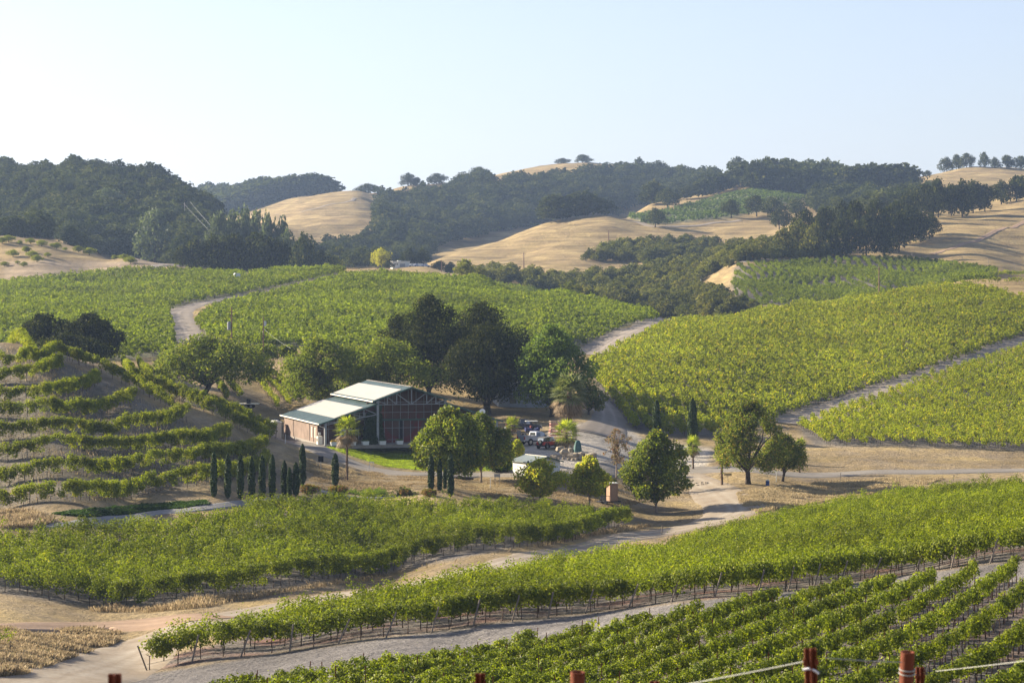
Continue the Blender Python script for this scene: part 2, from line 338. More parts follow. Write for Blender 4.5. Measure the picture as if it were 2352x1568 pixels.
def gmat():
    m = bpy.data.materials.new('ground'); m.use_nodes = True; t = m.node_tree; L = t.links; p = t.nodes['Principled BSDF']
    p.inputs['Roughness'].default_value = .95; p.inputs['Specular IOR Level'].default_value = .08
    at_ = N(t, 'ShaderNodeAttribute', attribute_name='gcol'); geo = N(t, 'ShaderNodeNewGeometry')
    prev = at_.outputs['Color']; hs = []
    for sc, lo, hi in ((.05, .86, 1.14), (.5, .84, 1.16), (4.0, .72, 1.28)):
        nz = N(t, 'ShaderNodeTexNoise'); nz.inputs['Scale'].default_value = sc; nz.inputs['Detail'].default_value = 6; nz.inputs['Roughness'].default_value = .65
        mp = N(t, 'ShaderNodeMapping'); mp.inputs['Scale'].default_value = (1, 1, .3) if sc < 4 else (1, 1, 1)
        L.new(geo.outputs['Position'], mp.inputs[0]); L.new(mp.outputs[0], nz.inputs['Vector'])
        mr = N(t, 'ShaderNodeMapRange'); mr.inputs[1].default_value = .32; mr.inputs[2].default_value = .68; mr.inputs[3].default_value = lo; mr.inputs[4].default_value = hi
        L.new(nz.outputs['Fac'], mr.inputs[0])
        s = N(t, 'ShaderNodeVectorMath', operation='SCALE'); L.new(prev, s.inputs[0]); L.new(mr.outputs[0], s.inputs['Scale']); prev = s.outputs[0]; hs.append(nz)
    L.new(prev, p.inputs['Base Color'])
    # faint contour banding of the grazed slopes
    nz = N(t, 'ShaderNodeTexNoise'); nz.inputs['Scale'].default_value = 1; nz.inputs['Detail'].default_value = 4
    mp = N(t, 'ShaderNodeMapping'); mp.inputs['Scale'].default_value = (.03, .03, .9); L.new(geo.outputs['Position'], mp.inputs[0]); L.new(mp.outputs[0], nz.inputs['Vector'])
    mr = N(t, 'ShaderNodeMapRange'); mr.inputs[1].default_value = .35; mr.inputs[2].default_value = .65; mr.inputs[3].default_value = .72; mr.inputs[4].default_value = 1.2
    L.new(nz.outputs['Fac'], mr.inputs[0]); s = N(t, 'ShaderNodeVectorMath', operation='SCALE'); L.new(prev, s.inputs[0]); L.new(mr.outputs[0], s.inputs['Scale']); prev = s.outputs[0]
    L.new(prev, p.inputs['Base Color'])
    b1 = N(t, 'ShaderNodeBump'); b1.inputs['Strength'].default_value = .8; b1.inputs['Distance'].default_value = 1.3; L.new(hs[1].outputs['Fac'], b1.inputs['Height'])
    b2 = N(t, 'ShaderNodeBump'); b2.inputs['Strength'].default_value = .9; b2.inputs['Distance'].default_value = .22; L.new(hs[2].outputs['Fac'], b2.inputs['Height']); L.new(b1.outputs[0], b2.inputs['Normal'])
    L.new(b2.outputs[0], p.inputs['Normal'])
    return m
M_ground = gmat()
def build_terrain():
    ys = np.concatenate([np.linspace(-60, 58, 40), np.exp(TG)])
    X = ys[:,None]*0+0.0; S = SG[None,:]
    # widen the strip near the camera so that the sheet reaches to both sides there too
    wid = np.maximum(ys, 60)[:,None]
    X = S*wid; Y = np.broadcast_to(ys[:,None], X.shape)
    Z = np.zeros_like(X)
    k = len(ys)-len(TG); Z[k:] = ZG; Z[:k] = height(X[:k], Y[:k])
    col = ground_colors(X, Y)
    nr, nc = X.shape; idx = np.arange(nr*nc).reshape(nr, nc)
    F = np.stack([idx[:-1,:-1], idx[:-1,1:], idx[1:,1:], idx[1:,:-1]], -1).reshape(-1, 4)
    V = np.stack([X, Y, Z], -1).reshape(-1, 3)
    # skirt: far plain beyond and beside, so the sheet reaches the horizon
    me = mesh_data('terrain', V, F, M_ground, smooth=True, vcol=col.reshape(-1, 4))
    tag(put('terrain', me), 'rolling dry golden hills with vineyard soil and dusty flats', kind='structure')
build_terrain()

# roads: sheets laid just above the ground
def roadmat(name, col, col2, tracks=True):
    m = bpy.data.materials.new(name); m.use_nodes = True; t = m.node_tree; L = t.links; p = t.nodes['Principled BSDF']
    p.inputs['Roughness'].default_value = .93; p.inputs['Specular IOR Level'].default_value = .1
    geo = N(t, 'ShaderNodeNewGeometry'); a = N(t, 'ShaderNodeAttribute', attribute_name='gcol')
    nz = N(t, 'ShaderNodeTexNoise'); nz.inputs['Scale'].default_value = .35; nz.inputs['Detail'].default_value = 8; nz.inputs['Roughness'].default_value = .7
    L.new(geo.outputs['Position'], nz.inputs['Vector'])
    n2 = N(t, 'ShaderNodeTexNoise'); n2.inputs['Scale'].default_value = 3; n2.inputs['Detail'].default_value = 5; L.new(geo.outputs['Position'], n2.inputs['Vector'])
    sx = N(t, 'ShaderNodeSeparateColor'); L.new(a.outputs['Color'], sx.inputs[0])
    ad = N(t, 'ShaderNodeMath', operation='ADD'); L.new(nz.outputs['Fac'], ad.inputs[0]); L.new(sx.outputs[0], ad.inputs[1])
    cr = N(t, 'ShaderNodeValToRGB'); cr.color_ramp.elements[0].position = .42; cr.color_ramp.elements[0].color = (*col2, 1); cr.color_ramp.elements[1].position = .9; cr.color_ramp.elements[1].color = (*col, 1)
    L.new(ad.outputs[0], cr.inputs[0])
    mr = N(t, 'ShaderNodeMapRange'); mr.inputs[3].default_value = .8; mr.inputs[4].default_value = 1.2; L.new(n2.outputs['Fac'], mr.inputs[0])
    s = N(t, 'ShaderNodeVectorMath', operation='SCALE'); L.new(cr.outputs[0], s.inputs[0]); L.new(mr.outputs[0], s.inputs['Scale']); L.new(s.outputs[0], p.inputs['Base Color'])
    b = N(t, 'ShaderNodeBump'); b.inputs['Strength'].default_value = .6; b.inputs['Distance'].default_value = .08; L.new(n2.outputs['Fac'], b.inputs['Height']); L.new(b.outputs[0], p.inputs['Normal'])
    return m
M_dirt = roadmat('pale_dirt', (.345,.30,.235), (.24,.19,.135)); M_brown = roadmat('brown_dirt', (.33,.23,.155), (.24,.165,.11)); M_asph = roadmat('worn_asphalt', (.25,.225,.19), (.19,.17,.145)); M_grey = roadmat('grey_dirt', (.31,.265,.22), (.21,.18,.145))
def catmull(P, n=14):
    P = [np.array(p, float) for p in P]; P = [2*P[0]-P[1]]+P+[2*P[-1]-P[-2]]; o = []
    for i in range(1, len(P)-2):
        for k in range(n):
            t = k/n; a, b, c, d = P[i-1:i+3]
            o.append(.5*((2*b)+(-a+c)*t+(2*a-5*b+4*c-d)*t*t+(-a+3*b-3*c+d)*t**3))
    o.append(P[-2]); return np.array(o)
def road(name, pts, widths, mat, label, lift=.07, dmin=70, nc=13, edge=.35, seed=0):
    g = np.random.default_rng(seed+5)
    P = np.array([W(u, v, dmin)[:2] for u, v in pts]); ww = np.array(widths if hasattr(widths, '__len__') else [widths]*len(pts), float)
    Q = catmull(np.c_[P, ww], 16); c = Q[:,:2]; w = Q[:,2]
    # resample evenly
    s = np.r_[0, np.cumsum(np.hypot(*np.diff(c, axis=0).T))]; n = int(max(s[-1]/1.2, 8)); q = np.linspace(0, s[-1], n)
    c = np.c_[np.interp(q, s, c[:,0]), np.interp(q, s, c[:,1])]; w = np.interp(q, s, w)
    d = np.gradient(c, axis=0); d /= np.linalg.norm(d, axis=1)[:,None]; nn = np.c_[-d[:,1], d[:,0]]
    k = np.linspace(-1, 1, nc)
    jl = np.interp(q, q[::3], (g.random(len(q[::3]))-.5)*edge*2); jr = np.interp(q, q[::3], (g.random(len(q[::3]))-.5)*edge*2)
    off = k[None,:]*w[:,None]/2+np.where(k[None,:] < 0, jl[:,None], jr[:,None])*np.abs(k[None,:])**3
    X = c[:,0][:,None]+nn[:,0][:,None]*off; Y = c[:,1][:,None]+nn[:,1][:,None]*off; Z = height(X, Y)+lift
    Z[:,0] -= .12; Z[:,-1] -= .12
    tr = np.clip(1-np.abs(np.abs(off)-.85)/.45, 0, 1)*.42; col = np.zeros(X.shape+(4,)); col[...,0] = tr+.05
    idx = np.arange(X.size).reshape(X.shape); F = np.stack([idx[:-1,:-1], idx[:-1,1:], idx[1:,1:], idx[1:,:-1]], -1).reshape(-1, 4)
    o = put(name, mesh_data(name, np.stack([X, Y, Z], -1).reshape(-1, 3), F, mat, smooth=True, vcol=col.reshape(-1, 4)))
    return tag(o, label, kind='structure')
road('dirt_road', [(30,1600),(170,1548),(350,1478),(500,1424),(700,1385),(850,1357),(1100,1308),(1300,1268),(1500,1226),(1640,1196),(1690,1172),(1660,1142),(1615,1112),(1560,1090)], [6.5,7.5,7.5,6.8,6,5.6,5.4,5.4,5.6,7,8.5,7.5,6,7], M_dirt, 'pale dirt road curving between the vineyard blocks', seed=1)
road('farm_track', [(-120,1438),(0,1440),(120,1440),(250,1436),(360,1430),(480,1424)], [3,3,3.4,4.5,6,7], M_brown, 'brown dirt track joining the dirt road from the left', lift=.11, seed=2)
road('paved_road', [(2700,1080),(2352,1080),(2150,1084),(1950,1088),(1780,1086),(1640,1078),(1500,1074),(1380,1082),(1250,1091),(1100,1091),(980,1089),(880,1083),(805,1062),(745,1037),(672,1016),(625,1000)], [6,6,6,6,6,7,7,5.5,5,4.6,4.6,4.6,4.6,4.6,4.6,4.5], M_asph, 'worn grey road passing the barn and the parking area', lift=.12, dmin=320, seed=3)
road('vineyard_track', [(1380,1000),(1400,965),(1385,930),(1350,900)], [9,6,5,4], M_grey, 'grey track climbing from the parking area past the tall palm', lift=.10, dmin=360, seed=4)
road('vineyard_lane', [(1352,815),(1400,785),(1455,757),(1500,742),(1535,733)], [9,10,11,10,7], M_grey, 'grey lane between the centre vineyard and the bright slope', lift=.10, dmin=480, seed=5)
road('winding_track', [(425,788),(420,760),(402,735),(410,715),(450,700),(500,690),(560,678),(700,652),(800,636)], [8,8,9,8,6,4,3,3,3], M_grey, 'winding dirt track through the left vineyard', lift=.12, dmin=440, seed=6)
road('slope_lane', [(1800,972),(1900,940),(2050,882),(2200,828),(2352,782),(2500,745)], [9,8,7,7,7,7], M_grey, 'grey lane cutting across the right vineyard slope', lift=.10, dmin=400, seed=7)
road('hill_road', [(-150,662),(0,651),(100,640),(250,625),(340,617),(420,612),(500,622)], [5,5,5,4,4,4,4], M_grey, 'dirt road along the foot of the left grassy hill', lift=.15, dmin=700, seed=8)
road('ridge_track', [(1700,604),(1800,600),(1900,596),(2000,588)], [6,6,6,5], M_grey, 'pale track above the striped vineyard', lift=.15, dmin=850, seed=9)
road('gravel_path', [(90,1210),(200,1200),(330,1184),(430,1172),(520,1160),(640,1140),(760,1132),(900,1140)], [2.2,2.4,2.4,2.2,2,1.6,1.4,1.4], roadmat('blue_gravel', (.24,.235,.23), (.18,.175,.17)), 'narrow grey gravel path behind the left vineyard', lift=.10, dmin=225, seed=10)
road('cattle_trail', [(690,488),(730,478),(770,468),(806,462),(815,455)], [3,3,3,3,3], M_dirt, 'faint trail over the bald golden hill', lift=.2, dmin=1400, seed=11)
road('ridge_trail', [(1452,508),(1500,520),(1560,520),(1640,512),(1700,506)], [4,4,4,4,4], M_dirt, 'pale track under the distant vineyard', lift=.2, dmin=1150, seed=12)
road('golden_hill_track', [(2140,584),(2200,566),(2260,545),(2352,510),(2450,480)], [3,3,3,3,3], M_brown, 'faint track slanting up the golden slope at the right edge', lift=.2, dmin=900, seed=13)
# ---------------------------------------------------------------- leaves, vines
def leafmesh_arrays(c, size, nrm, g, aspect=.85, k=4, cup=.15):
    n = len(c); r = g.normal(size=(n,3)); t = np.cross(nrm, r); t /= np.linalg.norm(t, axis=1)[:,None]+1e-9
    b = np.cross(nrm, t); size = np.broadcast_to(size, (n,))[:,None]
    if k == 4: cs = [(.5,0),(0,.5*aspect),(-.5,0),(0,-.5*aspect)]
    else: cs = [(.55,0),(.2,.45*aspect),(-.35,.4*aspect),(-.35,-.4*aspect),(.2,-.45*aspect)]
    V = np.stack([c+t*size*a+b*size*q+nrm*size*cup*(1 if i % 2 else -1) for i, (a, q) in enumerate(cs)], 1).reshape(-1, 3)
    F = np.arange(n*len(cs)).reshape(n, len(cs)); return V, F
def unit(v): return v/(np.linalg.norm(v, axis=-1, keepdims=True)+1e-9)
def rows_in(P, a, b, spacing, g, off=0, wob=0, minlen=3):
    """parallel rows (in the direction a->b on the ground) clipped to polygon P"""
    d = np.array(b[:2])-np.array(a[:2]); d /= np.linalg.norm(d); n = np.array([-d[1], d[0]])
    s = P@d; q = P@n; runs = []
    for qq in np.arange(q.min()+off, q.max(), spacing):
        ss = np.arange(s.min(), s.max(), .8); pts = ss[:,None]*d+n*(qq)
        if wob: pts = pts+n*(wob*smooth_noise(pts[:,0], pts[:,1], 70, 11))[:,None]
        ins = inpoly(pts[:,0], pts[:,1], P); e = np.diff(np.r_[0, ins.astype(int), 0]); st = np.nonzero(e == 1)[0]; en = np.nonzero(e == -1)[0]
        for i, j in zip(st, en):
            if (j-i)*.8 >= minlen: runs.append(pts[i:j])
    return runs
def n1d(s, L, g):
    ph = g.random(5)*6.28; f = np.array([1, .53, .31, 1.9, 2.7])
    return sum(np.sin(s*6.283/L*f[i]+ph[i]) for i in range(5))/5
def row_leaves(runs, g, per_m, leaf, h0, h1, hw, bump=.25, vine=1.8, gap=.0, shoot=.06, jit=0, k=4, up=.35, cl=.42):
    """leaves on the skins of many small clumps strung along each row"""
    Cs, Ns, Ss, Rs = [], [], [], []
    for p in runs:
        L = np.r_[0, np.cumsum(np.hypot(*np.diff(p, axis=0).T))]; T = L[-1]; nc = max(int(T/cl*2.4), 2)
        s = np.sort(g.random(nc))*T; x = np.interp(s, L, p[:,0]); y = np.interp(s, L, p[:,1])
        d = unit(np.c_[np.interp(s, L, np.gradient(p[:,0])), np.interp(s, L, np.gradient(p[:,1]))]); nn = np.c_[-d[:,1], d[:,0]]
        v = .5+.5*np.cos(2*math.pi*s/vine+g.random()*6.28); m = n1d(s, 6, g)
        top = h1+(h1-h0)*bump*(m*.8+.5*(v-.6)+.45*g.normal(size=nc)); top = np.maximum(top, h0+.35)
        w = hw*(.75+bump*(.5*(v-.5)+n1d(s, 3, g)))
        rr = (.5+.35*g.random(nc))*hw; lev = g.random(nc)
        z = np.where(lev < .5, top-rr*.8, h0+rr*.7+(top-h0-1.2*rr)*g.random(nc)); o = g.uniform(-1, 1, nc)*np.maximum(w-rr*.4, .05)
        if gap: kp = n1d(s, 9, g) < 1.0-gap*3.2
        else: kp = np.ones(nc, bool)
        x, y, z, o, rr, nn, d = x[kp], y[kp], z[kp], o[kp], rr[kp], nn[kp], d[kp]; s = s[kp]
        if len(x) == 0: continue
        n = int(T*per_m*max(len(x)/nc, .1)); wgt = rr**2; i = g.choice(len(x), n, p=wgt/wgt.sum())
        q = unit(g.normal(size=(n,3))); r = (.75+.3*g.random(n)**.5)*(1+.12*g.normal(size=n)); r = np.where(g.random(n) < shoot, r*1.6, r)
        R3 = rr[i]*r
        X = x[i]+nn[i,0]*o[i]+q[:,0]*R3; Y = y[i]+nn[i,1]*o[i]+q[:,1]*R3; Z = height(x, y)[i]+np.maximum(z[i]+q[:,2]*R3, h0*.75+.1*g.random(n))
        Cs.append(np.c_[X, Y, Z]); Ns.append(unit(q+np.array([0,0,up])+g.normal(size=(n,3))*.3)); Ss.append(leaf*(.7+.6*g.random(n)))
        tone = g.random(len(x)); Rs.append(np.clip(.45*tone[i]+.55*g.random(n), 0, 1))
    c = np.concatenate(Cs); V, F = leafmesh_arrays(c, np.concatenate(Ss), np.concatenate(Ns), g, k=k); global LAST_R; LAST_R = np.concatenate(Rs)
    return V, F
def rowstuff(name, runs, mat, label, per_m, leaf, h0, h1, hw, cat='vineyard', edge=None, **kw):
    g = np.random.default_rng(abs(hash(name)) % 1000 if False else sum(map(ord, name)))
    V, F = row_leaves(runs, g, per_m, leaf, h0, h1, hw, **kw)
    o = put(name, mesh_data(name, V, F, mat, rnd=LAST_R)); tag(o, label, cat, kind='stuff')
    if edge is not None:
        T = []
        for p in runs:
            L = np.r_[0, np.cumsum(np.hypot(*np.diff(p, axis=0).T))]; s = np.arange(.3, L[-1], edge); T.append(np.c_[np.interp(s, L, p[:,0]), np.interp(s, L, p[:,1])])
        T = np.concatenate(T); n = len(T); r = .05; z = height(T[:,0], T[:,1]); dx = g.normal(size=(n,2))*.06
        vs = []
        for zz, q in ((-.1, 1), (h0+.25, .7)):
            for a in (0, 2.09, 4.19): vs.append(np.c_[T[:,0]+math.cos(a)*r*q+dx[:,0]*(zz > 0), T[:,1]+math.sin(a)*r*q+dx[:,1]*(zz > 0), z+zz])
        V = np.stack(vs, 1).reshape(-1, 3); b = np.arange(n)[:,None]*6
        F = np.concatenate([b+np.array(q) for q in ((0,1,4,3),(1,2,5,4),(2,0,3,5))])
        tag(put('trunk', mesh_data('trunk', V, F, M_bark), o), kind='stuff')
    return o
M_bark = plain('vine_bark', (.075,.05,.035), .9, var=.3, scale=8)
M_wood = plain('post_wood', (.20,.165,.13), .9, var=.25, scale=6)
M_rust = plain('rusty_steel', (.15,.042,.02), .85, var=.45, scale=14, spec=.2, bump=.3)
M_wire = plain('galvanised_wire', (.32,.33,.30), .7)
M_hose = plain('drip_hose', (.03,.03,.03), .6)
V_near = leafmat('vine_leaf_near', (.036,.062,.006), (.225,.25,.014), (.33,.28,.04), .95, trans=.26, gloss=.5, patch=.25, pscale=.25)
V_mid = leafmat('vine_leaf_dark', (.030,.056,.006), (.225,.25,.014), (.33,.29,.03), .93, trans=.26, gloss=.4, patch=.35, pscale=.07)
V_bright = leafmat('vine_leaf_yellowgreen', (.075,.105,.012), (.235,.245,.020), (.36,.28,.04), .86, trans=.30, gloss=.3, patch=.25, pscale=.05)
V_far = leafmat('vine_leaf_soft', (.042,.070,.009), (.195,.225,.018), (.24,.22,.04), .92, trans=.26, gloss=.25, patch=.3, pscale=.03)
V_terr = leafmat('vine_leaf_terrace', (.055,.085,.009), (.25,.265,.015), (.32,.27,.04), .88, trans=.28, gloss=.4, patch=.3, pscale=.3)

g0 = np.random.default_rng(5)
_post = {}
def post_data(kind, h):
    key = (kind, round(h, 2))
    if key not in _post:
        m = MB()
        if kind == 'wood': m.tube([(0,0,-.2),(0,0,h)], .055, 7)
        elif kind == 'steel': m.box(-.022,.022,-.004,.004,-.2,h).box(-.022,-.014,.004,.03,-.2,h).box(.014,.022,.004,.03,-.2,h)
        else:   # crooked vine trunk
            m.tube([(0,0,-.1),(.03,.01,h*.3),(-.02,.03,h*.65),(.04,0,h)], [.045,.035,.032,.03], 5); m.tube([(.04,0,h*.95),(.35,.02,h*1.05)], [.025,.015], 4); m.tube([(.04,0,h*.95),(-.32,.02,h*1.05)], [.025,.015], 4)
        _post[key] = m.data('post' if kind != 'trunk' else 'trunk', {'wood': M_wood, 'steel': M_rust, 'trunk': M_bark}[kind])
    return _post[key]
def vine_row(p, mat, label, group, g, per_m, leaf, h0, h1, hw, vine=1.8, posts=None, end=None, endlean=.25, trunks=True, k=5, wire=True, postoff=0, postlean=None, **kw):
    """one trellised row as a thing: foliage, trunks, posts, wire"""
    b = np.array([p[0,0], p[0,1], hz(*p[0])]); root = empty('vine_row', b, 0, label, 'vine row', group)
    V, F = row_leaves([p], g, per_m, leaf, h0, h1, hw, vine=vine, k=k, **kw)
    put('foliage', mesh_data('foliage', V-b, F, mat, rnd=LAST_R), root)
    L = np.r_[0, np.cumsum(np.hypot(*np.diff(p, axis=0).T))]; T = L[-1]; ang = math.atan2(*(p[-1]-p[0])[::-1])
    def place(s, me, nm, lean=0, rz=None):
        x, y = np.interp(s, L, p[:,0]), np.interp(s, L, p[:,1]); o = put(nm, me, root, (x-b[0], y-b[1], hz(x, y)-b[2]))
        o.rotation_euler = (0, lean, ang if rz is None else rz); return o
    if trunks:
        n = min(int(T/vine)+1, 100)
        for i in range(n): place(min(.4+i*vine+g.normal()*.12, T), post_data('trunk', h0+.15), 'trunk', rz=g.random()*6.28)
    if posts:
        for s in np.arange(posts[1]*.9, T-1.2, posts[1])[:99]: 
            o = place(s, post_data(posts[0], posts[2]), 'post', g.normal()*.03 if postlean is None else postlean+g.normal()*.06)
            if postoff: o.location.x += math.sin(ang)*postoff; o.location.y -= math.cos(ang)*postoff
    if end:
        for s, sg in ((0, -1), (T, 1)): place(s, post_data(end[0], end[1]), 'end_post', sg*endlean)
    if wire:
        m = MB(); st = np.arange(0, T, 4.0)
        for hh in ((.45,) if wire == 1 else (.45, h0+.1)):
            m.tube([(np.interp(s, L, p[:,0])-b[0], np.interp(s, L, p[:,1])-b[1], hz(np.interp(s, L, p[:,0]), np.interp(s, L, p[:,1]))-b[2]+hh) for s in list(st)+[T]], .012, 3, cap=False)
        m.build('drip_hose', M_hose, root)
    return root

# block C, foreground right: every row a thing
_c0 = unit(W(1762,1359)-W(1491,1512))+unit(W(2352,1324)-W(1878,1545))*2
rC = rows_in(PC, np.zeros(3), _c0, 2.6, g0, minlen=4)
for p in rC:
    vine_row(p, V_near, 'bushy green vine row on steel stakes in the sloping foreground block', 'vine rows of the foreground block', g0, 270, .125, .52, 1.45, .36, vine=1.5, posts=('steel', 6, 1.75), end=('steel', 1.6), endlean=.16, bump=.22, cl=.34, gap=.05, shoot=.05, jit=.03)
# block B: the front row is a thing, the rows behind it read as one mass
gB = np.random.default_rng(21)
rB = rows_in(PB, W(620,1500), W(2280,1292), 2.5, gB, off=.6)
def maxv(p): q = p[len(p)//2]; return -hz(*q)/q[1]
rB.sort(key=lambda p: p[:,1].mean()-0.0*len(p))
nm = [0]
PBf = np.array([W(u, v)[:2] for u, v in [(338,1541),(620,1499),(860,1464),(1100,1431),(1400,1399),(1700,1367),(2000,1330),(2280,1291),(2420,1270),(2660,1256)]])
front = catmull(PBf, 24)
dn = unit(PBf[-1]-PBf[0]); nB = np.array([-dn[1], dn[0]])
vine_row(front, V_mid, 'long leafy front row of the middle vineyard with leaning wooden posts', 'front rows with trunks and posts', gB, 480, .15, .85, 2.05, .70, vine=1.5, posts=('wood', 3.15, 1.85), postoff=.85, postlean=.28, end=('wood', 1.8), endlean=.35, bump=.14, shoot=.05)
rB = [p for p in rB if True]
rowB = []
for p in rB:   # drop what would stand in front of, or in, the front row
    d = np.abs((p-front[0])@nB-np.interp((p-front[0])@dn, (front-front[0])@dn, (front-front[0])@nB)); sg = ((p-front[0])@nB-np.interp((p-front[0])@dn, (front-front[0])@dn, (front-front[0])@nB))
    k = sg > 1.6
    if k.sum() > 4: rowB.append(p[k])
rowstuff('middle_vineyard', rowB, V_mid, 'dense dark green vineyard block between the dirt road and the foreground rows', 210, .165, .6, 1.9, .80, cl=.65, bump=.44, shoot=.06, jit=.05, edge=2.0)
# block A
gA = np.random.default_rng(31)
PAf = np.array([W(u, v)[:2] for u, v in [(262,1398),(340,1391),(600,1356),(900,1312),(1200,1256),(1444,1205)]]); frA = catmull(PAf, 30)
vine_row(frA, V_mid, 'tall dense hedge-like vine row along the dry grass verge of the dirt road', 'front rows with trunks and posts', gA, 480, .17, .45, 2.25, .65, vine=1.6, posts=('wood', 5, 1.9), bump=.10, shoot=.05, k=4)
dA = unit(PAf[-1]-PAf[0]); nA = np.array([-dA[1], dA[0]]); rA = []
for p in rows_in(PA, PAf[0], PAf[-1], 2.3, gA):
    sg = (p-frA[0])@nA-np.interp((p-frA[0])@dA, (frA-frA[0])@dA, (frA-frA[0])@nA); k = sg > 1.6
    if k.sum() > 4: rA.append(p[k])
rowstuff('left_vineyard', rA, V_mid, 'dense rectangular vineyard block on the left between the cypresses and the dirt road', 210, .175, .6, 2.1, .80, cl=.65, bump=.42, shoot=.07, jit=.05, edge=2.0)
# far blocks
gD = np.random.default_rng(41)
dd = (W(1959,938), W(2025,974))
rowstuff('bright_vineyard', rows_in(PD, *dd, 2.5, gD), V_bright, 'bright yellow-green vineyard covering the sunlit slope on the right', 26, .46, .6, 1.85, .8, bump=.45, shoot=.1, cl=1.0, edge=3.0)
rowstuff('lower_right_vineyard', rows_in(PD2, *dd, 2.75, gD), V_bright, 'yellow-green vineyard between the grey lane and the paved road', 52, .30, .6, 1.9, .62, bump=.45, shoot=.1, cl=.6, edge=1.8)
rowstuff('centre_vineyard', rows_in(PE, W(600,740), W(1000,716), 2.7, gD, wob=8), V_far, 'large green vineyard on the rounded hill behind the barn trees', 20, .54, .6, 1.95, .8, bump=.5, shoot=.1, cl=1.2, edge=4)
rowstuff('upper_left_vineyard', rows_in(PE1, W(100,700), W(350,690), 2.7, gD, wob=8), V_far, 'green vineyard sweeping over the left hill beside the winding track', 20, .54, .6, 1.95, .8, bump=.5, shoot=.1, cl=1.2, edge=4)
gm = W(1900,640)[0]
PGl = PG.copy(); 
rowstuff('striped_vineyard', rows_in(PG, W(1691,629,760), W(1766,664,760), 3.1, gD, wob=14), V_far, 'vineyard with soil stripes between its rows below the golden slope', 26, .50, .5, 1.9, .7, bump=.4, shoot=.1, cl=1.0)
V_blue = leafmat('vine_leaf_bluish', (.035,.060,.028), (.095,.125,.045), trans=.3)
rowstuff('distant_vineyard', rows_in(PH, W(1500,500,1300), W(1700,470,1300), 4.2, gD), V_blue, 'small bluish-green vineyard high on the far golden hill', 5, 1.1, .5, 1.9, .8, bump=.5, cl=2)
rowstuff('sliver_vineyard', rows_in(PI, W(1130,528,1300), W(1230,517,1300), 4, gD, minlen=2), V_far, 'thin green strip of vines on the edge of the golden hill', 5, 1.1, .5, 2.0, .8, cl=2)
# ridge vines at the top right (sparser end of the bright slope)
gT = np.random.default_rng(55)
def image_row(pts, dmin=70, sub=10): return catmull([W(u, v, dmin)[:2] for u, v in pts], sub)
for k_, pts in enumerate([[(2195,648),(2260,640),(2352,634),(2440,630)], [(2205,660),(2270,655),(2352,652),(2440,650)]]):
    vine_row(image_row(pts, 600), V_bright, ['upper vine row on the skyline of the bright slope above the bare patch', 'lower vine row beside the bare patch on the bright slope'][k_], 'vine rows by the bare patch', gT, 26, .38, .7, 1.9, .6, k=4, posts=('wood', 9, 2.0), wire=False, trunks=True, vine=2.2)
# terraced hill on the left
TR = [[(-40,1163),(60,1160),(180,1150),(330,1135),(430,1120),(520,1104),(590,1090),(612,1076)],
      [(-40,1106),(80,1103),(200,1094),(330,1082),(430,1072),(540,1056),(606,1040)],
      [(-40,1052),(80,1050),(220,1044),(340,1040),(450,1028),(525,1010)],
      [(-40,1008),(60,1006),(180,1002),(300,994),(370,984),(428,968)],
      [(-40,962),(60,962),(170,958),(250,948),(310,930)],
      [(-40,928),(60,926),(140,914),(200,898),(226,882)],
      [(-40,886),(40,880),(95,868),(140,850)],
      [(-40,852),(30,846),(72,832)]]
TL = ['bottom terrace vine row behind the line of cypresses', 'terrace vine row second from the bottom of the left hill', 'terrace vine row third from the bottom of the left hill', 'terrace vine row fourth from the bottom of the left hill', 'gappy terrace vine row fifth from the bottom of the left hill', 'short sixth terrace vine row on the left hill', 'short ragged vine row second from the top of the terraces', 'topmost short ragged vine row of the terraced hill']
gF = np.random.default_rng(61)
for k_, pts in enumerate(TR):
    vine_row(image_row(pts), V_terr, TL[k_], 'terraced vine rows of the left hill', gF, 520, .18, .5, 2.15, .6, k=4, vine=1.7, cl=.36, posts=('wood', 7, 2.2), bump=.19, gap=.06 if k_ > 3 else .0, shoot=.12, end=('wood', 2.1), endlean=.05)
DG = [[(-40,798),(60,806),(130,822)], [(-40,790),(60,794),(150,812),(200,838),(240,868)], [(236,858),(300,884),(370,912),(420,938),(470,965),(520,985)], [(300,878),(370,896),(440,925),(510,950),(570,976),(634,1010)], [(215,850),(280,872),(330,888),(366,905)], [(440,985),(500,1005),(545,1022),(592,1040)]]
DG = [[(-40,800),(60,806),(130,820),(180,838)], [(160,828),(230,856),(300,890),(366,925),(400,944)], [(300,878),(370,902),(450,938),(520,970),(575,996),(618,1022)], [(360,894),(440,926),(510,952),(570,976),(634,1008)]]
DLb = ['yellowish vine row over the crest of the terraced hill at the far left', 'vine row running down the shoulder of the terraced hill', 'long vine row descending the ridge towards the barn, nearer of the two', 'long vine row descending the ridge towards the barn, farther of the two']
for k_, pts in enumerate(DG):
    vine_row(image_row(pts), V_terr, DLb[k_], 'ridge vine rows of the left hill', gF, 460, .19, .55, 2.1, .58, k=4, vine=1.7, cl=.36, posts=('wood', 6, 2.2), bump=.18, shoot=.1, end=('wood', 2.1), endlean=.05)
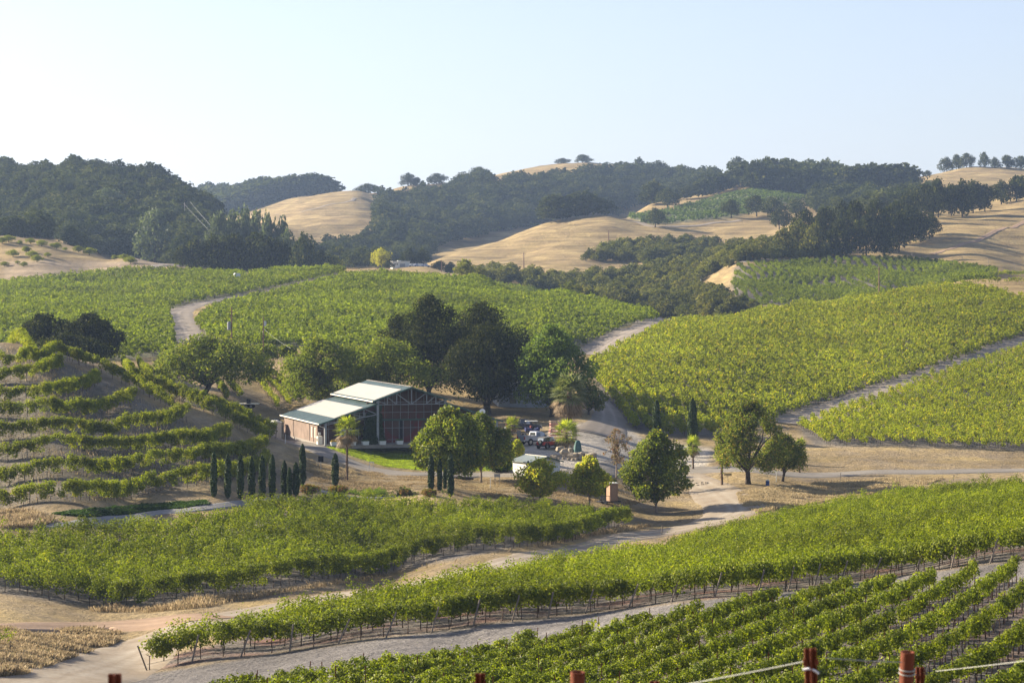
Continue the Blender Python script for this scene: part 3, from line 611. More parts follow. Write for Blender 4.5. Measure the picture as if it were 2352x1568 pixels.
# rows behind the barn (seen between the oaks)
BR = [[(283,842),(296,866),(306,884)], [(318,842),(330,862),(346,880)], [(496,884),(512,908),(522,925)], [(520,884),(538,905),(556,925)], [(566,855),(596,885),(625,925),(640,945)], [(590,860),(625,892),(655,925),(665,938)], [(612,862),(650,890),(685,918)]]
for k_, pts in enumerate(BR):
    vine_row(image_row(pts, 365), V_terr, 'vine row running up the slope between the oaks behind the barn', 'vine rows behind the barn', gF, 90, .24, .7, 1.9, .4, k=4, posts=('wood', 7, 2), wire=False, bump=.25)
tag(put('vine_row', None), None) if False else None
pE = image_row([(-60,1498),(-20,1500),(38,1504)]); vine_row(pE, V_near, 'end of a vine row poking in at the lower left above dry grass', None, gF, 170, .14, .7, 1.75, .5, vine=1.0, posts=('wood', 3, 1.7), k=4)
# ---------------------------------------------------------------- trees
T_oak = leafmat('oak_leaf', (.012,.019,.007), (.048,.056,.014), (.10,.10,.03), .90, trans=.16, gloss=.08, patch=.3, pscale=.25)
T_oakb = leafmat('oak_leaf_soft', (.060,.085,.018), (.135,.155,.028), (.20,.19,.04), .93, trans=.32, gloss=.25, patch=.3, pscale=.25)
T_syc = leafmat('sycamore_leaf', (.055,.080,.014), (.20,.23,.022), (.32,.27,.04), .93, trans=.25, gloss=.55, patch=.25, pscale=.5)
T_sycy = leafmat('sycamore_leaf_yellow', (.16,.175,.02), (.36,.38,.035), (.46,.36,.06), .85, trans=.4, gloss=.5, patch=.25, pscale=.6)
T_dry = leafmat('autumn_leaf', (.15,.12,.05), (.24,.18,.07), (.28,.15,.08), .8, tt=(1,1,1), tcol=1.1, trans=.3, gloss=.3, patch=.25, pscale=.6)
T_pep = leafmat('pepper_leaf', (.065,.095,.022), (.185,.205,.045), (.30,.23,.07), .86, trans=.34, gloss=.25, patch=.35, pscale=.3)
T_cyp = leafmat('cypress_leaf', (.020,.036,.014), (.055,.085,.025), (.10,.11,.03), .95, trans=.08, gloss=.2, patch=.2, pscale=.8)
T_walnut = leafmat('green_leaf', (.06,.10,.025), (.14,.19,.045), (.2,.23,.06), .93, trans=.3, gloss=.35, patch=.25, pscale=.4)
T_ivy = leafmat('ivy_leaf', (.02,.045,.014), (.045,.08,.022), trans=.2, gloss=.3)
T_wood = leafmat('woodland_leaf', (.022,.034,.014), (.092,.102,.034), (.15,.14,.045), .93, trans=.10, gloss=.02, patch=.3, pscale=.02)
T_grey = leafmat('grey_pine_leaf', (.06,.08,.05), (.11,.13,.085), trans=.2, gloss=.2, patch=.2, pscale=.05)
T_scrub = leafmat('scrub_leaf', (.04,.055,.018), (.16,.155,.04), (.24,.20,.05), .9, trans=.2, gloss=.15, patch=.4, pscale=.02)
T_bush = leafmat('bush_leaf', (.10,.12,.02), (.20,.21,.03), trans=.3, gloss=.2)
T_red = leafmat('red_bush_leaf', (.10,.07,.03), (.22,.10,.06), (.10,.13,.03), .6, trans=.25, gloss=.25)
T_yel = leafmat('yellow_leaf', (.24,.24,.03), (.36,.33,.05), trans=.4, gloss=.2)
T_grass = leafmat('dry_grass_blade', tt=(1,1,1), tcol=1.0, c0=(.26,.19,.105), c1=(.43,.335,.195), c2=(.22,.18,.08), p2=.9, trans=.25, gloss=.1, patch=.25, pscale=.5)
T_straw = leafmat('pale_straw', (.34,.265,.15), (.48,.385,.22), tt=(1,1,1), tcol=1.0, trans=.25, gloss=.1, patch=.2, pscale=.5)
T_lawn = leafmat('grass_blade', (.12,.165,.022), (.20,.24,.03), trans=.3, gloss=.2, patch=.3, pscale=.4)
B_dark = plain('dark_bark', (.055,.042,.032), .95, var=.35, scale=5, bump=.4)
B_pale = plain('pale_bark', (.26,.20,.15), .9, var=.3, scale=4, bump=.3)
B_palm = plain('palm_bark', (.13,.085,.055), .95, var=.4, scale=7, bump=.5)

ENV = {   # crown radius (share of half width) against height share of the crown
 'oval': ([0,.08,.25,.5,.75,.92,1], [.25,.72,.98,.98,.76,.42,.12]),
 'egg':  ([0,.06,.18,.42,.68,.87,1], [.45,.88,1.0,1.0,.80,.50,.15]),
 'dome': ([0,.1,.3,.55,.8,1], [.55,.95,1.0,.92,.66,.25]),
 'airy': ([0,.12,.35,.6,.8,1], [.55,.85,1.0,.85,.6,.28]),
 'tall': ([0,.1,.3,.6,.85,1], [.4,.75,.95,.9,.6,.2]),
 'ball': ([0,.2,.5,.8,1], [.4,.9,1,.75,.25])}
def make_crown(g, H0, H1, RW, env='dome', nb=26, br=.26, leaves=6000, leaf=.3, droop=0, k=4, flat=.8, asym=.15, core=.35, fill=.5):
    """leaf cloud of clumps inside an envelope; returns V, F, clump centres"""
    hs, rs = ENV[env]; B = []
    for i in range(nb):
        h = (i+.5)/nb; h = h**.9; R_ = np.interp(h, hs, rs)*RW; a = i*2.39996+g.normal()*.4
        q = max(R_-br*RW*.75, 0)*(.55+.45*math.sqrt(g.random())) if g.random() > core else R_*g.random()*.5
        q *= 1+asym*math.sin(a*1.0+1)
        r = br*RW*(.8+.6*g.random())*(.75 if h > .85 else 1)
        B.append((math.cos(a)*q, math.sin(a)*q, H0+r*.55+(H1-H0-r*1.35)*h, r))
    B = np.array(B); w = B[:,3]**2; w /= w.sum(); idx = g.choice(len(B), leaves, p=w)
    d = unit(g.normal(size=(leaves,3))); rr = (fill+(1-fill)*g.random(leaves)**.5)
    lump = 1+.22*np.sin(d[:,0]*5+B[idx,0]*3)*np.sin(d[:,1]*5+B[idx,1]*2)+.12*g.normal(size=leaves)
    c = B[idx,:3]+d*(B[idx,3]*rr*lump)[:,None]*np.array([1,1,flat])
    if droop: c[:,2] -= droop*g.random(leaves)**2*np.hypot(c[:,0], c[:,1])/RW
    c[:,2] = np.maximum(c[:,2], H0*.55)
    n_ = unit(d+np.array([0,0,.35])+g.normal(size=(leaves,3))*.6)
    V, F = leafmesh_arrays(c, leaf*(.65+.7*g.random(leaves)), n_, g, k=k); return V, F, B
def make_trunk(g, B, H0, r, lean=(0,0), limbs=9, fork=.35, taper=.45, top=None, n=7):
    m = MB(); zt = top or H0*1.2; base = [(0,0,-.35),(lean[0]*.2,lean[1]*.2,H0*.25),(lean[0]*.6,lean[1]*.6,H0*.65),(lean[0],lean[1],zt)]
    m.tube(base, [r*1.35,r,r*.85,r*taper], n)
    for i in g.choice(len(B), min(limbs, len(B)), replace=False):
        b = B[i]; s = g.uniform(fork, .95); p0 = Vector((lean[0]*s, lean[1]*s, zt*s)); p1 = Vector((b[0], b[1], b[2])); mid = p0.lerp(p1, .5)+Vector((g.normal()*.06, g.normal()*.06, .08))*(p1-p0).length
        q = r*.45; m.tube([p0, mid, p1], [q, q*.6, q*.2], 5)
        p2 = p1+Vector((g.normal(), g.normal(), g.random()))*b[3]*.5; m.tube([mid, p2], [q*.4, q*.12], 4)
    return m
def tree(name, pos, H, RW, label, cat='tree', group=None, mat=T_oak, bark=B_dark, seed=0, H0=None, r=None, sy=1.0, **kw):
    g = np.random.default_rng(seed+100); H0 = H0 if H0 is not None else H*.2; r = r or H*.028
    tk = {a: kw.pop(a) for a in ('lean','limbs','fork','taper','top') if a in kw}
    V, F, B = make_crown(g, H0, H, RW*{'dome': 1.3, 'egg': 1.1, 'tall': 1.4, 'airy': 1.25, 'ball': 1.28, 'oval': 1.2}[kw.get('env', 'dome')], **kw); V = V*np.array([1, sy, 1])
    root = empty(name, pos, 0, label, cat, group)
    put('crown', mesh_data('crown', V, F, mat, rnd=g.random(len(F))), root)
    put('trunk', make_trunk(g, B, H0, r, **tk).data('trunk', bark, True), root)
    return root
def vis(u, vbase, vtop, dmin=70):
    """ground point under u,vbase and the height in metres up to picture row vtop"""
    p = W(u, vbase, dmin); return p, (vbase-vtop)*p[1]/FP, p[1]/FP

def T(name, u, vb, vt, halfw, label, dmin=70, D=None, **kw):
    if D: p = at(u, D); s = D/FP; vb = VH-FP*p[2]/D
    else: p = W(u, vb, dmin); s = p[1]/FP
    return tree(name, p, (vb-vt)*s, halfw*s, label, **kw)
# the trees round the yard
T('sycamore_tree', 1030, 1118, 928, 84, 'large rounded sycamore on the lawn right of the barn, taller of the touching pair', mat=T_syc, bark=B_pale, env='egg', seed=1, H0=1.6, nb=46, br=.24, leaves=15000, leaf=.34, r=.2, limbs=14)
T('sycamore_tree', 1105, 1108, 945, 76, 'shorter sycamore with a pale trunk, right one of the touching pair by the barn', mat=T_syc, bark=B_pale, env='egg', seed=2, H0=1.9, nb=40, br=.25, leaves=12000, leaf=.34, r=.16, limbs=12)
T('sycamore_tree', 1507, 1176, 982, 80, 'biggest lone sycamore, egg shaped, at the bend of the dirt road', mat=T_syc, bark=B_pale, env='egg', seed=3, H0=1.5, nb=56, br=.21, leaves=17000, leaf=.30, r=.17, limbs=16)
T('sycamore_tree', 1240, 1157, 1048, 52, 'small yellow-green sycamore in front of the white shed', mat=T_sycy, bark=B_pale, env='ball', seed=4, H0=.9, nb=30, br=.27, leaves=7000, leaf=.28, r=.11, limbs=12)
T('sycamore_tree', 1354, 1165, 1042, 48, 'pointed yellow-green sycamore beside the small trailer', mat=T_sycy, bark=B_pale, env='egg', seed=5, H0=1.4, nb=30, br=.27, leaves=7000, leaf=.28, r=.10, limbs=12)
T('sycamore_tree', 1392, 1150, 1085, 20, 'slim dark green young tree leaning on the trailer', mat=T_syc, bark=B_pale, env='tall', seed=6, H0=.8, nb=14, br=.35, leaves=2200, leaf=.27, r=.06)
T('young_tree', 1188, 1064, 1007, 17, 'small round young tree behind the white shed', mat=T_sycy, bark=B_pale, env='ball', seed=7, H0=1.2, nb=14, br=.36, leaves=2600, leaf=.24, r=.07)
T('shrub', 1146, 1085, 1040, 30, 'dark green shrub at the right foot of the paired sycamores', cat='shrub', mat=T_ivy, env='dome', seed=8, H0=.2, nb=16, br=.35, leaves=3600, leaf=.26, r=.08)
T('bare_tree', 1416, 1100, 980, 34, 'thin half-bare autumn tree with brown leaves in front of the gravel yard', mat=T_dry, bark=B_pale, env='tall', seed=9, H0=1.8, nb=34, br=.16, leaves=1100, leaf=.22, r=.12, limbs=30, fill=.2, top=5.0)
T('pepper_tree', 1718, 1111, 914, 76, 'tall loose pepper tree with a dark trunk beside the paved road', mat=T_pep, env='airy', seed=10, H0=2.0, nb=64, br=.165, leaves=15500, leaf=.26, r=.38, droop=1.6, limbs=14, core=.25)
T('pepper_tree', 1797, 1105, 992, 50, 'shorter drooping pepper tree with a slanted trunk by the paved road', mat=T_pep, env='dome', seed=11, H0=2.0, nb=36, br=.26, leaves=11000, leaf=.25, r=.2, droop=1.4, lean=(.5,0), limbs=12)
# big dark trees and oaks behind the barn
T('valley_oak', 470, 905, 762, 120, 'spreading soft green oak left of the barn with a forked dark trunk', mat=T_oakb, env='dome', seed=12, D=392, H0=1.6, nb=66, br=.17, leaves=17000, leaf=.34, r=.42, limbs=20, fork=.5, core=.3, lean=(1.2,0))
T('valley_oak', 734, 930, 770, 90, 'broad feathery oak directly behind the low barn roof', mat=T_oakb, env='dome', seed=13, D=404, H0=1.6, nb=60, br=.17, leaves=16000, leaf=.34, r=.38, limbs=20, fork=.4)
T('valley_oak', 880, 930, 772, 108, 'broad soft green oak behind the barn ridge', mat=T_oakb, env='dome', seed=14, D=412, H0=1.2, nb=56, br=.19, leaves=16000, leaf=.34, r=.36, limbs=18)
T('valley_oak', 604, 905, 790, 58, 'smaller soft green oak between the forked oak and the one behind the barn', mat=T_oakb, env='dome', seed=25, D=436, H0=4.2, nb=34, br=.2, leaves=8500, leaf=.36, r=.3, limbs=12)
T('valley_oak', 812, 930, 786, 62, 'soft green oak in the gap between the two broad oaks behind the barn', mat=T_oakb, env='dome', seed=26, D=428, H0=2.2, nb=34, br=.22, leaves=8500, leaf=.36, r=.3, limbs=12)
T('dark_tree', 985, 980, 672, 72, 'tallest dark evergreen behind the barn, left of the dark group', mat=T_oak, env='tall', seed=15, D=428, H0=2.0, nb=60, br=.24, leaves=17000, leaf=.38, r=.5, limbs=14)
T('dark_tree', 1105, 980, 686, 92, 'dark evergreen with a flat wide top in the middle of the dark group', mat=T_oak, env='dome', seed=16, D=446, H0=3.0, nb=54, br=.25, leaves=16000, leaf=.38, r=.55, limbs=14)
T('dark_tree', 1118, 985, 742, 98, 'broad round dark oak with a thick trunk behind the barn gable', mat=T_oak, env='dome', seed=17, D=418, H0=2.4, nb=70, br=.22, leaves=22000, leaf=.36, r=.7, limbs=16)
T('walnut_tree', 1268, 975, 742, 94, 'big fresh green tree at the right end of the dark tree group', mat=T_walnut, env='egg', seed=18, D=412, H0=1.6, nb=66, br=.22, leaves=21000, leaf=.36, r=.42, limbs=14)
T('dark_tree', 1205, 965, 790, 74, 'dark round tree filling the gap left of the fresh green tree', mat=T_oak, env='dome', seed=19, D=432, H0=3.0, nb=30, br=.3, leaves=9000, leaf=.38, r=.4)
T('dark_tree', 912, 960, 716, 50, 'slim dark tree at the left edge of the dark group', mat=T_oak, env='tall', seed=20, D=440, H0=2.0, nb=28, br=.32, leaves=8000, leaf=.38, r=.35)
T('brush_tree', 1352, 945, 880, 32, 'low ragged brown-green tree beside the tall palm', mat=T_pep, env='dome', seed=24, D=412, H0=.8, nb=18, br=.3, leaves=3600, leaf=.3, r=.2)
T('dark_oak', 100, 838, 716, 66, 'left tree of the dark oak clump behind the terraced hill', mat=T_oak, env='dome', seed=21, D=425, H0=2.0, nb=44, br=.2, leaves=11000, leaf=.36, r=.4, limbs=16)
T('dark_oak', 205, 860, 714, 60, 'right tree of the dark oak clump behind the terraced hill', mat=T_oak, env='dome', seed=22, D=418, H0=1.6, nb=44, br=.22, leaves=11000, leaf=.36, r=.4, limbs=16)
T('dark_oak', 150, 850, 760, 75, 'low middle part of the dark oak clump behind the terraced hill', mat=T_oak, env='dome', seed=23, D=410, H0=.6, nb=40, br=.25, leaves=12000, leaf=.36, r=.35)
# cypresses
def cypress(u, vb, vt, halfw, label, seed, group=None, D=None):
    g = np.random.default_rng(seed+300); p = W(u, vb) if D is None else at(u, D); s = p[1]/FP
    if D: vb = VH-FP*p[2]/D
    H = (vb-vt)*s; R0 = halfw*s; n = int(2600*H/6)
    h = g.random(n)**.85; th = g.random(n)*6.283; prof = np.interp(h, [0,.05,.15,.5,.8,.93,1], [.35,.75,.95,1,.82,.5,.06])
    lump = 1+.13*np.sin(th*3+h*16+seed)+.08*np.sin(th*5-h*31); r = R0*prof*(.72+.3*g.random(n))*lump
    c = np.c_[np.cos(th)*r+.12*H*0, np.sin(th)*r, .1+h*(H-.1)]; nn = unit(np.c_[np.cos(th), np.sin(th), np.full(n, .5)]+g.normal(size=(n,3))*.35)
    V, F = leafmesh_arrays(c, .26*(.7+.6*g.random(n)), nn, g, aspect=.6)
    root = empty('cypress', p, 0, label, 'cypress', group)
    put('crown', mesh_data('crown', V, F, T_cyp, rnd=g.random(len(F))), root)
    MB().tube([(0,0,-.3),(0,0,H*.5),(0,0,H*.85)], [R0*.3,R0*.2,.03], 6).build('trunk', B_dark, root)
cy = [(491,1141,1038,7.5,'leftmost cypress of the row below the terraces'),(523,1144,1042,7.5,'second cypress from the left below the terraces'),(552,1146,1042,7.5,'third cypress from the left below the terraces'),(578,1146,1050,7.5,'fourth cypress from the left below the terraces'),(602,1147,1046,7.5,'fifth cypress from the left below the terraces'),(625,1144,1044,7.5,'sixth cypress from the left below the terraces'),(653,1140,1058,7,'seventh cypress from the left, leftmost of the tight trio'),(665,1141,1074,5.5,'shortest cypress, middle of the tight trio'),(680,1139,1062,8,'right cypress of the tight trio below the tall one')]
for i, (u, vb, vt, hw, lb) in enumerate(cy): cypress(u, vb, vt, hw, lb, i, 'row of cypresses below the terraces')
cypress(695, 1114, 1020, 7.5, 'tall straight cypress just behind the tight trio', 11); cypress(770, 1115, 1041, 8, 'lone cypress with a small side shoot left of the tall palm', 12)
for i, (u, vb, vt, hw, lb) in enumerate([(990,1126,1044,7,'left cypress in front of the paired sycamores'),(1010,1128,1052,5.5,'slimmest cypress in front of the paired sycamores'),(1035,1140,1041,7.5,'right and tallest cypress in front of the paired sycamores'),(1022,1124,1075,4,'short cypress half hidden beside the right one')]): cypress(u, vb, vt, hw, lb, 20+i, 'cypresses in front of the sycamores')
cypress(1508, 1052, 917, 9.5, 'left one of the two very tall cypresses by the vineyard corner', 31, 'tall cypress pair'); cypress(1591, 1050, 914, 11, 'right one of the two very tall cypresses, wider and taller', 32, 'tall cypress pair')

# palms
M_frond = leafmat('palm_frond', (.11,.15,.02), (.25,.27,.03), trans=.35, gloss=.6, patch=.15, pscale=1)
M_frdry = leafmat('dry_frond', (.15,.105,.055), (.30,.22,.13), tt=(1,1,1), tcol=1.0, trans=.2, gloss=.3, patch=.2, pscale=1)
M_frgrey = leafmat('greygreen_frond', (.09,.12,.05), (.19,.20,.10), trans=.25, gloss=.6, patch=.15, pscale=1)
def fan(c, d, L, Rf, g, dry):
    """petiole tip c+d*L carrying a pleated fan of radius Rf"""
    V, F = [], []; tip = c+d*L; side = unit(np.cross(d, [0,0,1])+1e-6); up = unit(np.cross(side, d)); dr = .65 if dry else .25
    n = 13
    for i in range(n):
        a = (i/(n-1)-.5)*(4.0 if not dry else 2.4); a2 = a+.12; a0 = a-.12
        def q(a, r): return tip+(d*math.cos(a)+side*math.sin(a))*r*Rf-np.array([0,0,1])*dr*(r**2)*Rf*(.5+.5*abs(math.sin(a)))+up*.04*Rf*(r < .6)
        b = len(V); V += [tip, q(a0, .55), q(a, 1.0+.1*g.random()), q(a2, .55)]; F.append((b, b+1, b+2, b+3))
    b = len(V); V += [c+side*.02, tip+side*.02, tip-side*.02, c-side*.02]; F.append((b, b+1, b+2, b+3))
    return V, F
def palm(u, vb, vt, rad, label, seed, nfr=26, trunk_r=.14, mat=M_frond, drysh=.35, D=None, hang=.0, group=None, skirt=0):
    g = np.random.default_rng(seed+500); p = W(u, vb) if D is None else at(u, D); s = p[1]/FP; H = (vb-vt)*s; Rr = rad*s
    zt = H-Rr*.75; root = empty('palm_tree', p, 0, label, 'palm', group)
    GV, GF, DV, DF = [], [], [], []
    for i in range(nfr):
        t = i/nfr; a = i*2.4+g.normal()*.2; el = 1.35-2.3*t**.9+g.normal()*.1-hang*t; d = np.array([math.cos(a)*math.cos(el), math.sin(a)*math.cos(el), math.sin(el)])
        dry = t > 1-drysh; Rf = Rr*.66*(.85+.3*g.random()); V, F = fan(np.array([0,0,zt-.35*Rr*t]), unit(d), Rr*.62*(1 if not dry else .85), Rf, g, dry)
        TV, TF = (DV, DF) if dry else (GV, GF); n = len(TV); TV += V; TF += [tuple(x+n for x in f) for f in F]
    put('fronds', mesh_data('fronds', np.array(GV), np.array(GF), mat, rnd=g.random(len(GF))), root)
    if DF: put('dry_fronds', mesh_data('dry_fronds', np.array(DV), np.array(DF), M_frdry, rnd=g.random(len(DF))), root)
    m = MB(); k = 12; pts = [(.02*math.sin(i), 0, -.2+(zt+.2)*i/k) for i in range(k+1)]
    m.tube(pts, [trunk_r*(1.05+.12*(i % 2)-.1*i/k) for i in range(k+1)], 9)
    for i in range(int(zt*9)):      # stubs of old leaf bases
        z = g.random()*zt; a = g.random()*6.28; rr = trunk_r; m.bar((math.cos(a)*rr*.9, math.sin(a)*rr*.9, z), (math.cos(a)*(rr+.09), math.sin(a)*(rr+.09), z+.13), .07, .03)
    m.build('trunk', B_palm, root)
    return root
palm(797, 1103, 962, 30, 'tallest fan palm with a thin dark trunk in front of the barn', 1, nfr=34, trunk_r=.13)
palm(821, 1028, 974, 24, 'short fan palm behind the tallest one at the edge of the lawn', 2, nfr=26, trunk_r=.13)
palm(897, 1026, 952, 20, 'small fan palm standing before the ivy column of the barn', 3, nfr=24, trunk_r=.11)
palm(1177, 1000, 960, 19, 'short fan palm on the verge behind the paired sycamores', 4, nfr=24, trunk_r=.13)
palm(1301, 1033, 970, 30, 'bushy fan palm in the ring of stones beside the red car', 5, nfr=36, trunk_r=.16, drysh=.25)
palm(1592, 1078, 1004, 21, 'young fan palm below the right tall cypress', 6, nfr=24, trunk_r=.12, drysh=.15)
palm(1658, 1114, 1022, 22, 'thin dark-trunked fan palm left of the tall pepper tree', 7, nfr=24, trunk_r=.15, drysh=.15)
palm(1836, 1060, 982, 18, 'fan palm half hidden behind the shorter pepper tree', 8, nfr=24, trunk_r=.13, drysh=.1, D=352)
palm(1308, 990, 874, 40, 'big shaggy palm with a skirt of dead fronds at the edge of the yard', 9, nfr=84, trunk_r=.38, mat=M_frgrey, drysh=.30, hang=.12, D=386)
# ---------------------------------------------------------------- woods, single far trees, scrub
def canned(g, leaves, env, **kw):
    V, F, B = make_crown(g, .12, 1.0, .5, env=env, nb=kw.get('nb', 14), br=kw.get('br', .34), leaves=leaves, leaf=kw.get('leaf', .11), flat=.8); return V.astype(np.float32), F
gW = np.random.default_rng(77)
CAN = [canned(gW, 340, e) for e in ('dome', 'dome', 'ball', 'tall', 'egg')]
CANs = [canned(gW, 110, e, leaf=.19) for e in ('dome', 'ball', 'tall')]
def sample_poly(poly, n, g, dmin, dmax=9000):
    P = np.array(poly, float); out = []
    while len(out) < n:
        u = g.uniform(P[:,0].min(), P[:,0].max(), 400); v = g.uniform(P[:,1].min(), P[:,1].max(), 400)
        k = inpoly(u, v, P)
        for a, b in zip(u[k], v[k]):
            q = W(a, b, dmin)
            if q[1] < dmax: out.append(q)
    return np.array(out[:n])
def merge_trees(pos, h, w, g, cans):
    Vs, Fs, Rs = [], [], []; n = 0
    for p, hh, ww in zip(pos, h, w):
        V, F = cans[g.integers(len(cans))]; a = g.random()*6.28; c, s = math.cos(a), math.sin(a)
        X = V[:,0]*ww; Y = V[:,1]*ww; Vs.append(np.c_[X*c-Y*s+p[0], X*s+Y*c+p[1], V[:,2]*hh+p[2]-.3]); Fs.append(F+n); n += len(V)
        t = g.random(); Rs.append(np.clip(.6*t+.4*g.random(len(F)), 0, 1))
    return np.concatenate(Vs), np.concatenate(Fs), np.concatenate(Rs)
def wood(name, poly, n, mat, label, dmin, h=(7,12), seed=0, small=False, cat='woodland', dmax=9000, ratio=1.15):
    g = np.random.default_rng(seed+900); pos = sample_poly(poly, n, g, dmin, dmax); hh = g.uniform(h[0], h[1], n); ww = hh*g.uniform(.85, 1.3, n)*ratio
    V, F, Rr = merge_trees(pos, hh, ww, g, CANs if small else CAN)
    return tag(put(name, mesh_data(name, V, F, mat, rnd=Rr)), label, cat, kind='stuff')
wood('hillside_wood', [(-150,395),(0,398),(180,406),(350,420),(430,462),(500,500),(520,600),(440,612),(380,604),(200,570),(0,540),(-150,530)], 1050, T_wood, 'dense oak woodland covering the high hill on the left', 940, h=(8,14), seed=1)
wood('far_ridge_wood', [(455,465),(620,456),(780,450),(705,466),(655,486),(600,505),(500,500)], 330, T_wood, 'bluish wooded ridge in the distance left of the bald golden hill', 2100, h=(13,22), seed=2, small=True)
wood('centre_wood', [(868,472),(930,468),(1000,460),(1060,438),(1100,428),(1180,430),(1300,421),(1400,411),(1460,402),(1520,404),(1600,414),(1700,428),(1640,450),(1500,470),(1430,492),(1250,520),(1120,540),(1000,570),(960,590),(890,575),(868,540),(872,500)], 1080, T_wood, 'broad wooded hillside under the golden crest in the middle', 1400, h=(10,17), seed=3)
wood('valley_wood', [(740,580),(850,560),(1000,572),(980,600),(860,618),(760,618),(690,600)], 190, T_wood, 'trees along the valley floor left of the far white building', 1050, h=(6,11), seed=4)
wood('right_ridge_wood', [(1690,430),(1760,420),(1900,424),(2060,438),(2100,446),(2000,470),(1930,470),(1850,448),(1740,440)], 330, T_wood, 'wooded ridge on the skyline right of the far track', 1700, h=(13,22), seed=5, small=False)
wood('slope_wood', [(1860,462),(1960,450),(2100,462),(2160,450),(2160,480),(2000,490),(1900,500),(1860,480)], 150, T_wood, 'dark wood on the slope behind the right oak belt', 1250, h=(9,14), seed=6)
wood('valley_scrub', [(1060,640),(1110,628),(1250,640),(1350,640),(1480,625),(1560,600),(1660,575),(1780,560),(1800,590),(1690,606),(1640,630),(1600,652),(1590,670),(1680,700),(1750,722),(1640,735),(1530,735),(1400,705),(1280,680),(1160,655)], 900, T_scrub, 'mixed scrub and low trees filling the hollow behind the centre vineyard', 780, h=(3,7), seed=7, dmax=1250)
wood('hill_scrub', [(1340,600),(1400,575),(1480,565),(1560,560),(1640,560),(1650,575),(1560,592),(1480,606),(1400,602)], 200, T_scrub, 'patch of dark brush on the golden hill in the middle', 1050, h=(4,7), seed=8)
wood('fence_scrub', [(1560,600),(1700,575),(1800,575),(1950,580),(1950,592),(1850,596),(1700,600),(1640,612)], 120, T_scrub, 'olive brush below the right oak belt along the track', 880, h=(3.5,6), seed=9)
wood('left_foot_wood', [(0,560),(200,575),(400,600),(430,612),(400,612),(280,592),(150,572),(0,552)], 150, T_wood, 'trees showing just over the grassy hill on the left', 940, h=(5,9), seed=10)
# belt of single oaks, right
PROTO = {}
def proto(kind, i):
    if (kind, i) not in PROTO:
        g = np.random.default_rng(i*7+hash(kind) % 1 if False else i*7+len(kind)); env = {'oak': 'dome', 'tall': 'tall', 'ball': 'ball', 'pine': 'tall', 'oakbelt': 'dome'}[kind]
        V, F, B = make_crown(g, .08 if kind == 'oakbelt' else .15, 1.0, .62, env=env, nb=26, br=.27, leaves=1700, leaf=.07, flat=.85)
        PROTO[(kind, i)] = (V, F, g.random(len(F)), make_trunk(g, B, .22, .03, limbs=7, n=5).data('trunk', B_dark), {})
    return PROTO[(kind, i)]
def far_tree(name, p, H, Wd, label, mat, kind='oak', i=0, cat='tree', group=None):
    V, F, r_, tr, cache = proto(kind, i)
    if mat.name not in cache: cache[mat.name] = mesh_data('crown', V, F, mat, rnd=r_)
    root = empty(name, p, random.random()*6.28, label, cat, group); root.scale = (Wd, Wd, H)
    put('crown', cache[mat.name], root); put('trunk', tr, root); return root
def FT(u, vb, vt, wpx, label, mat=T_wood, kind='oak', i=0, dmin=900, D=None, name='oak_tree', cat='tree', group=None):
    p = W(u, vb, dmin) if D is None else at(u, D); s = p[1]/FP
    if D: vb = VH-FP*p[2]/D
    if name == 'grey_pine': wpx *= 1.45
    return far_tree(name, p, (vb-vt)*s, wpx*s, label, mat, kind, i, cat, group)
sky_oaks = [(845,440,416,58,1900,'wide lone oak on the skyline of the bald golden hill'),(937,436,406,38,1900,'left oak of the skyline pair right of the bald hill'),(958,432,412,26,1900,'small oak between the skyline pair'),(1003,428,402,40,1900,'right oak of the skyline pair right of the bald hill'),(1100,412,386,50,2050,'dome-shaped oak on the skyline at the edge of the centre wood'),(1293,386,373,34,2150,'flat low tree clump on the golden crest'),(1338,392,373,40,2150,'dark oak at the top of the centre wood'),(1695,424,375,38,2000,'tall oak standing out on the skyline left of the far track'),(2130,400,386,20,2050,'small isolated tree at the left end of the right skyline'),
 (2175,398,365,34,2080,'leftmost tree of the skyline row on the right hill'),(2197,397,363,28,2080,'second tree of the skyline row on the right hill'),(2220,396,363,32,2080,'third tree of the skyline row on the right hill'),(2260,396,362,26,2080,'lone round tree right of the skyline row'),(2284,396,370,22,2080,'thin tree between the lone one and the far right trees'),(2312,398,368,36,2080,'dark tree near the right end of the skyline'),(2345,400,370,40,2080,'dark tree at the right edge of the skyline')]
for i, (u, vb, vt, w, D, lb) in enumerate(sky_oaks):
    p = crest(u, 1400); s_ = p[1]/FP; vb_ = VH-p[2]/s_; far_tree('oak_tree', p-np.array([0, 0, .6]), (vb-vt)*1.12*s_, w*s_*1.05, lb, T_wood, 'oakbelt', i % 4, 'tree', 'oaks on the skyline')
mid_oaks = [(1533,478,430,56,None,'round dark oak at the left corner of the distant vineyard',1300),(1505,522,476,48,None,'leaning oak alone on the golden hill below the distant vineyard',1200),(1680,500,456,46,None,'oak at the lower edge of the distant vineyard, leftmost of three',1200),(1738,497,446,54,None,'middle oak of the three below the distant vineyard',1200),(1775,500,450,60,None,'right oak of the three below the distant vineyard',1200),(1790,528,476,50,None,'solitary bluish oak at the left tip of the oak belt',1150),(1828,500,455,56,None,'oak touching the top of the belt left of its highest part',1200),(1640,450,420,30,None,'small dark oak on the skyline track',1500),(1420,496,478,36,None,'low dark bush at the left end of the distant vineyard',1300),(1878,450,425,44,None,'flat-topped oak at the right end of the distant vineyard',1400),(1925,460,430,60,None,'wide flat oak right of the distant vineyard',1400)]
for i, (u, vb, vt, w, D, lb, dm) in enumerate(mid_oaks): FT(u, vb, vt, w, lb, D=D, dmin=dm, i=i % 4, mat=T_wood)
gO = np.random.default_rng(5)
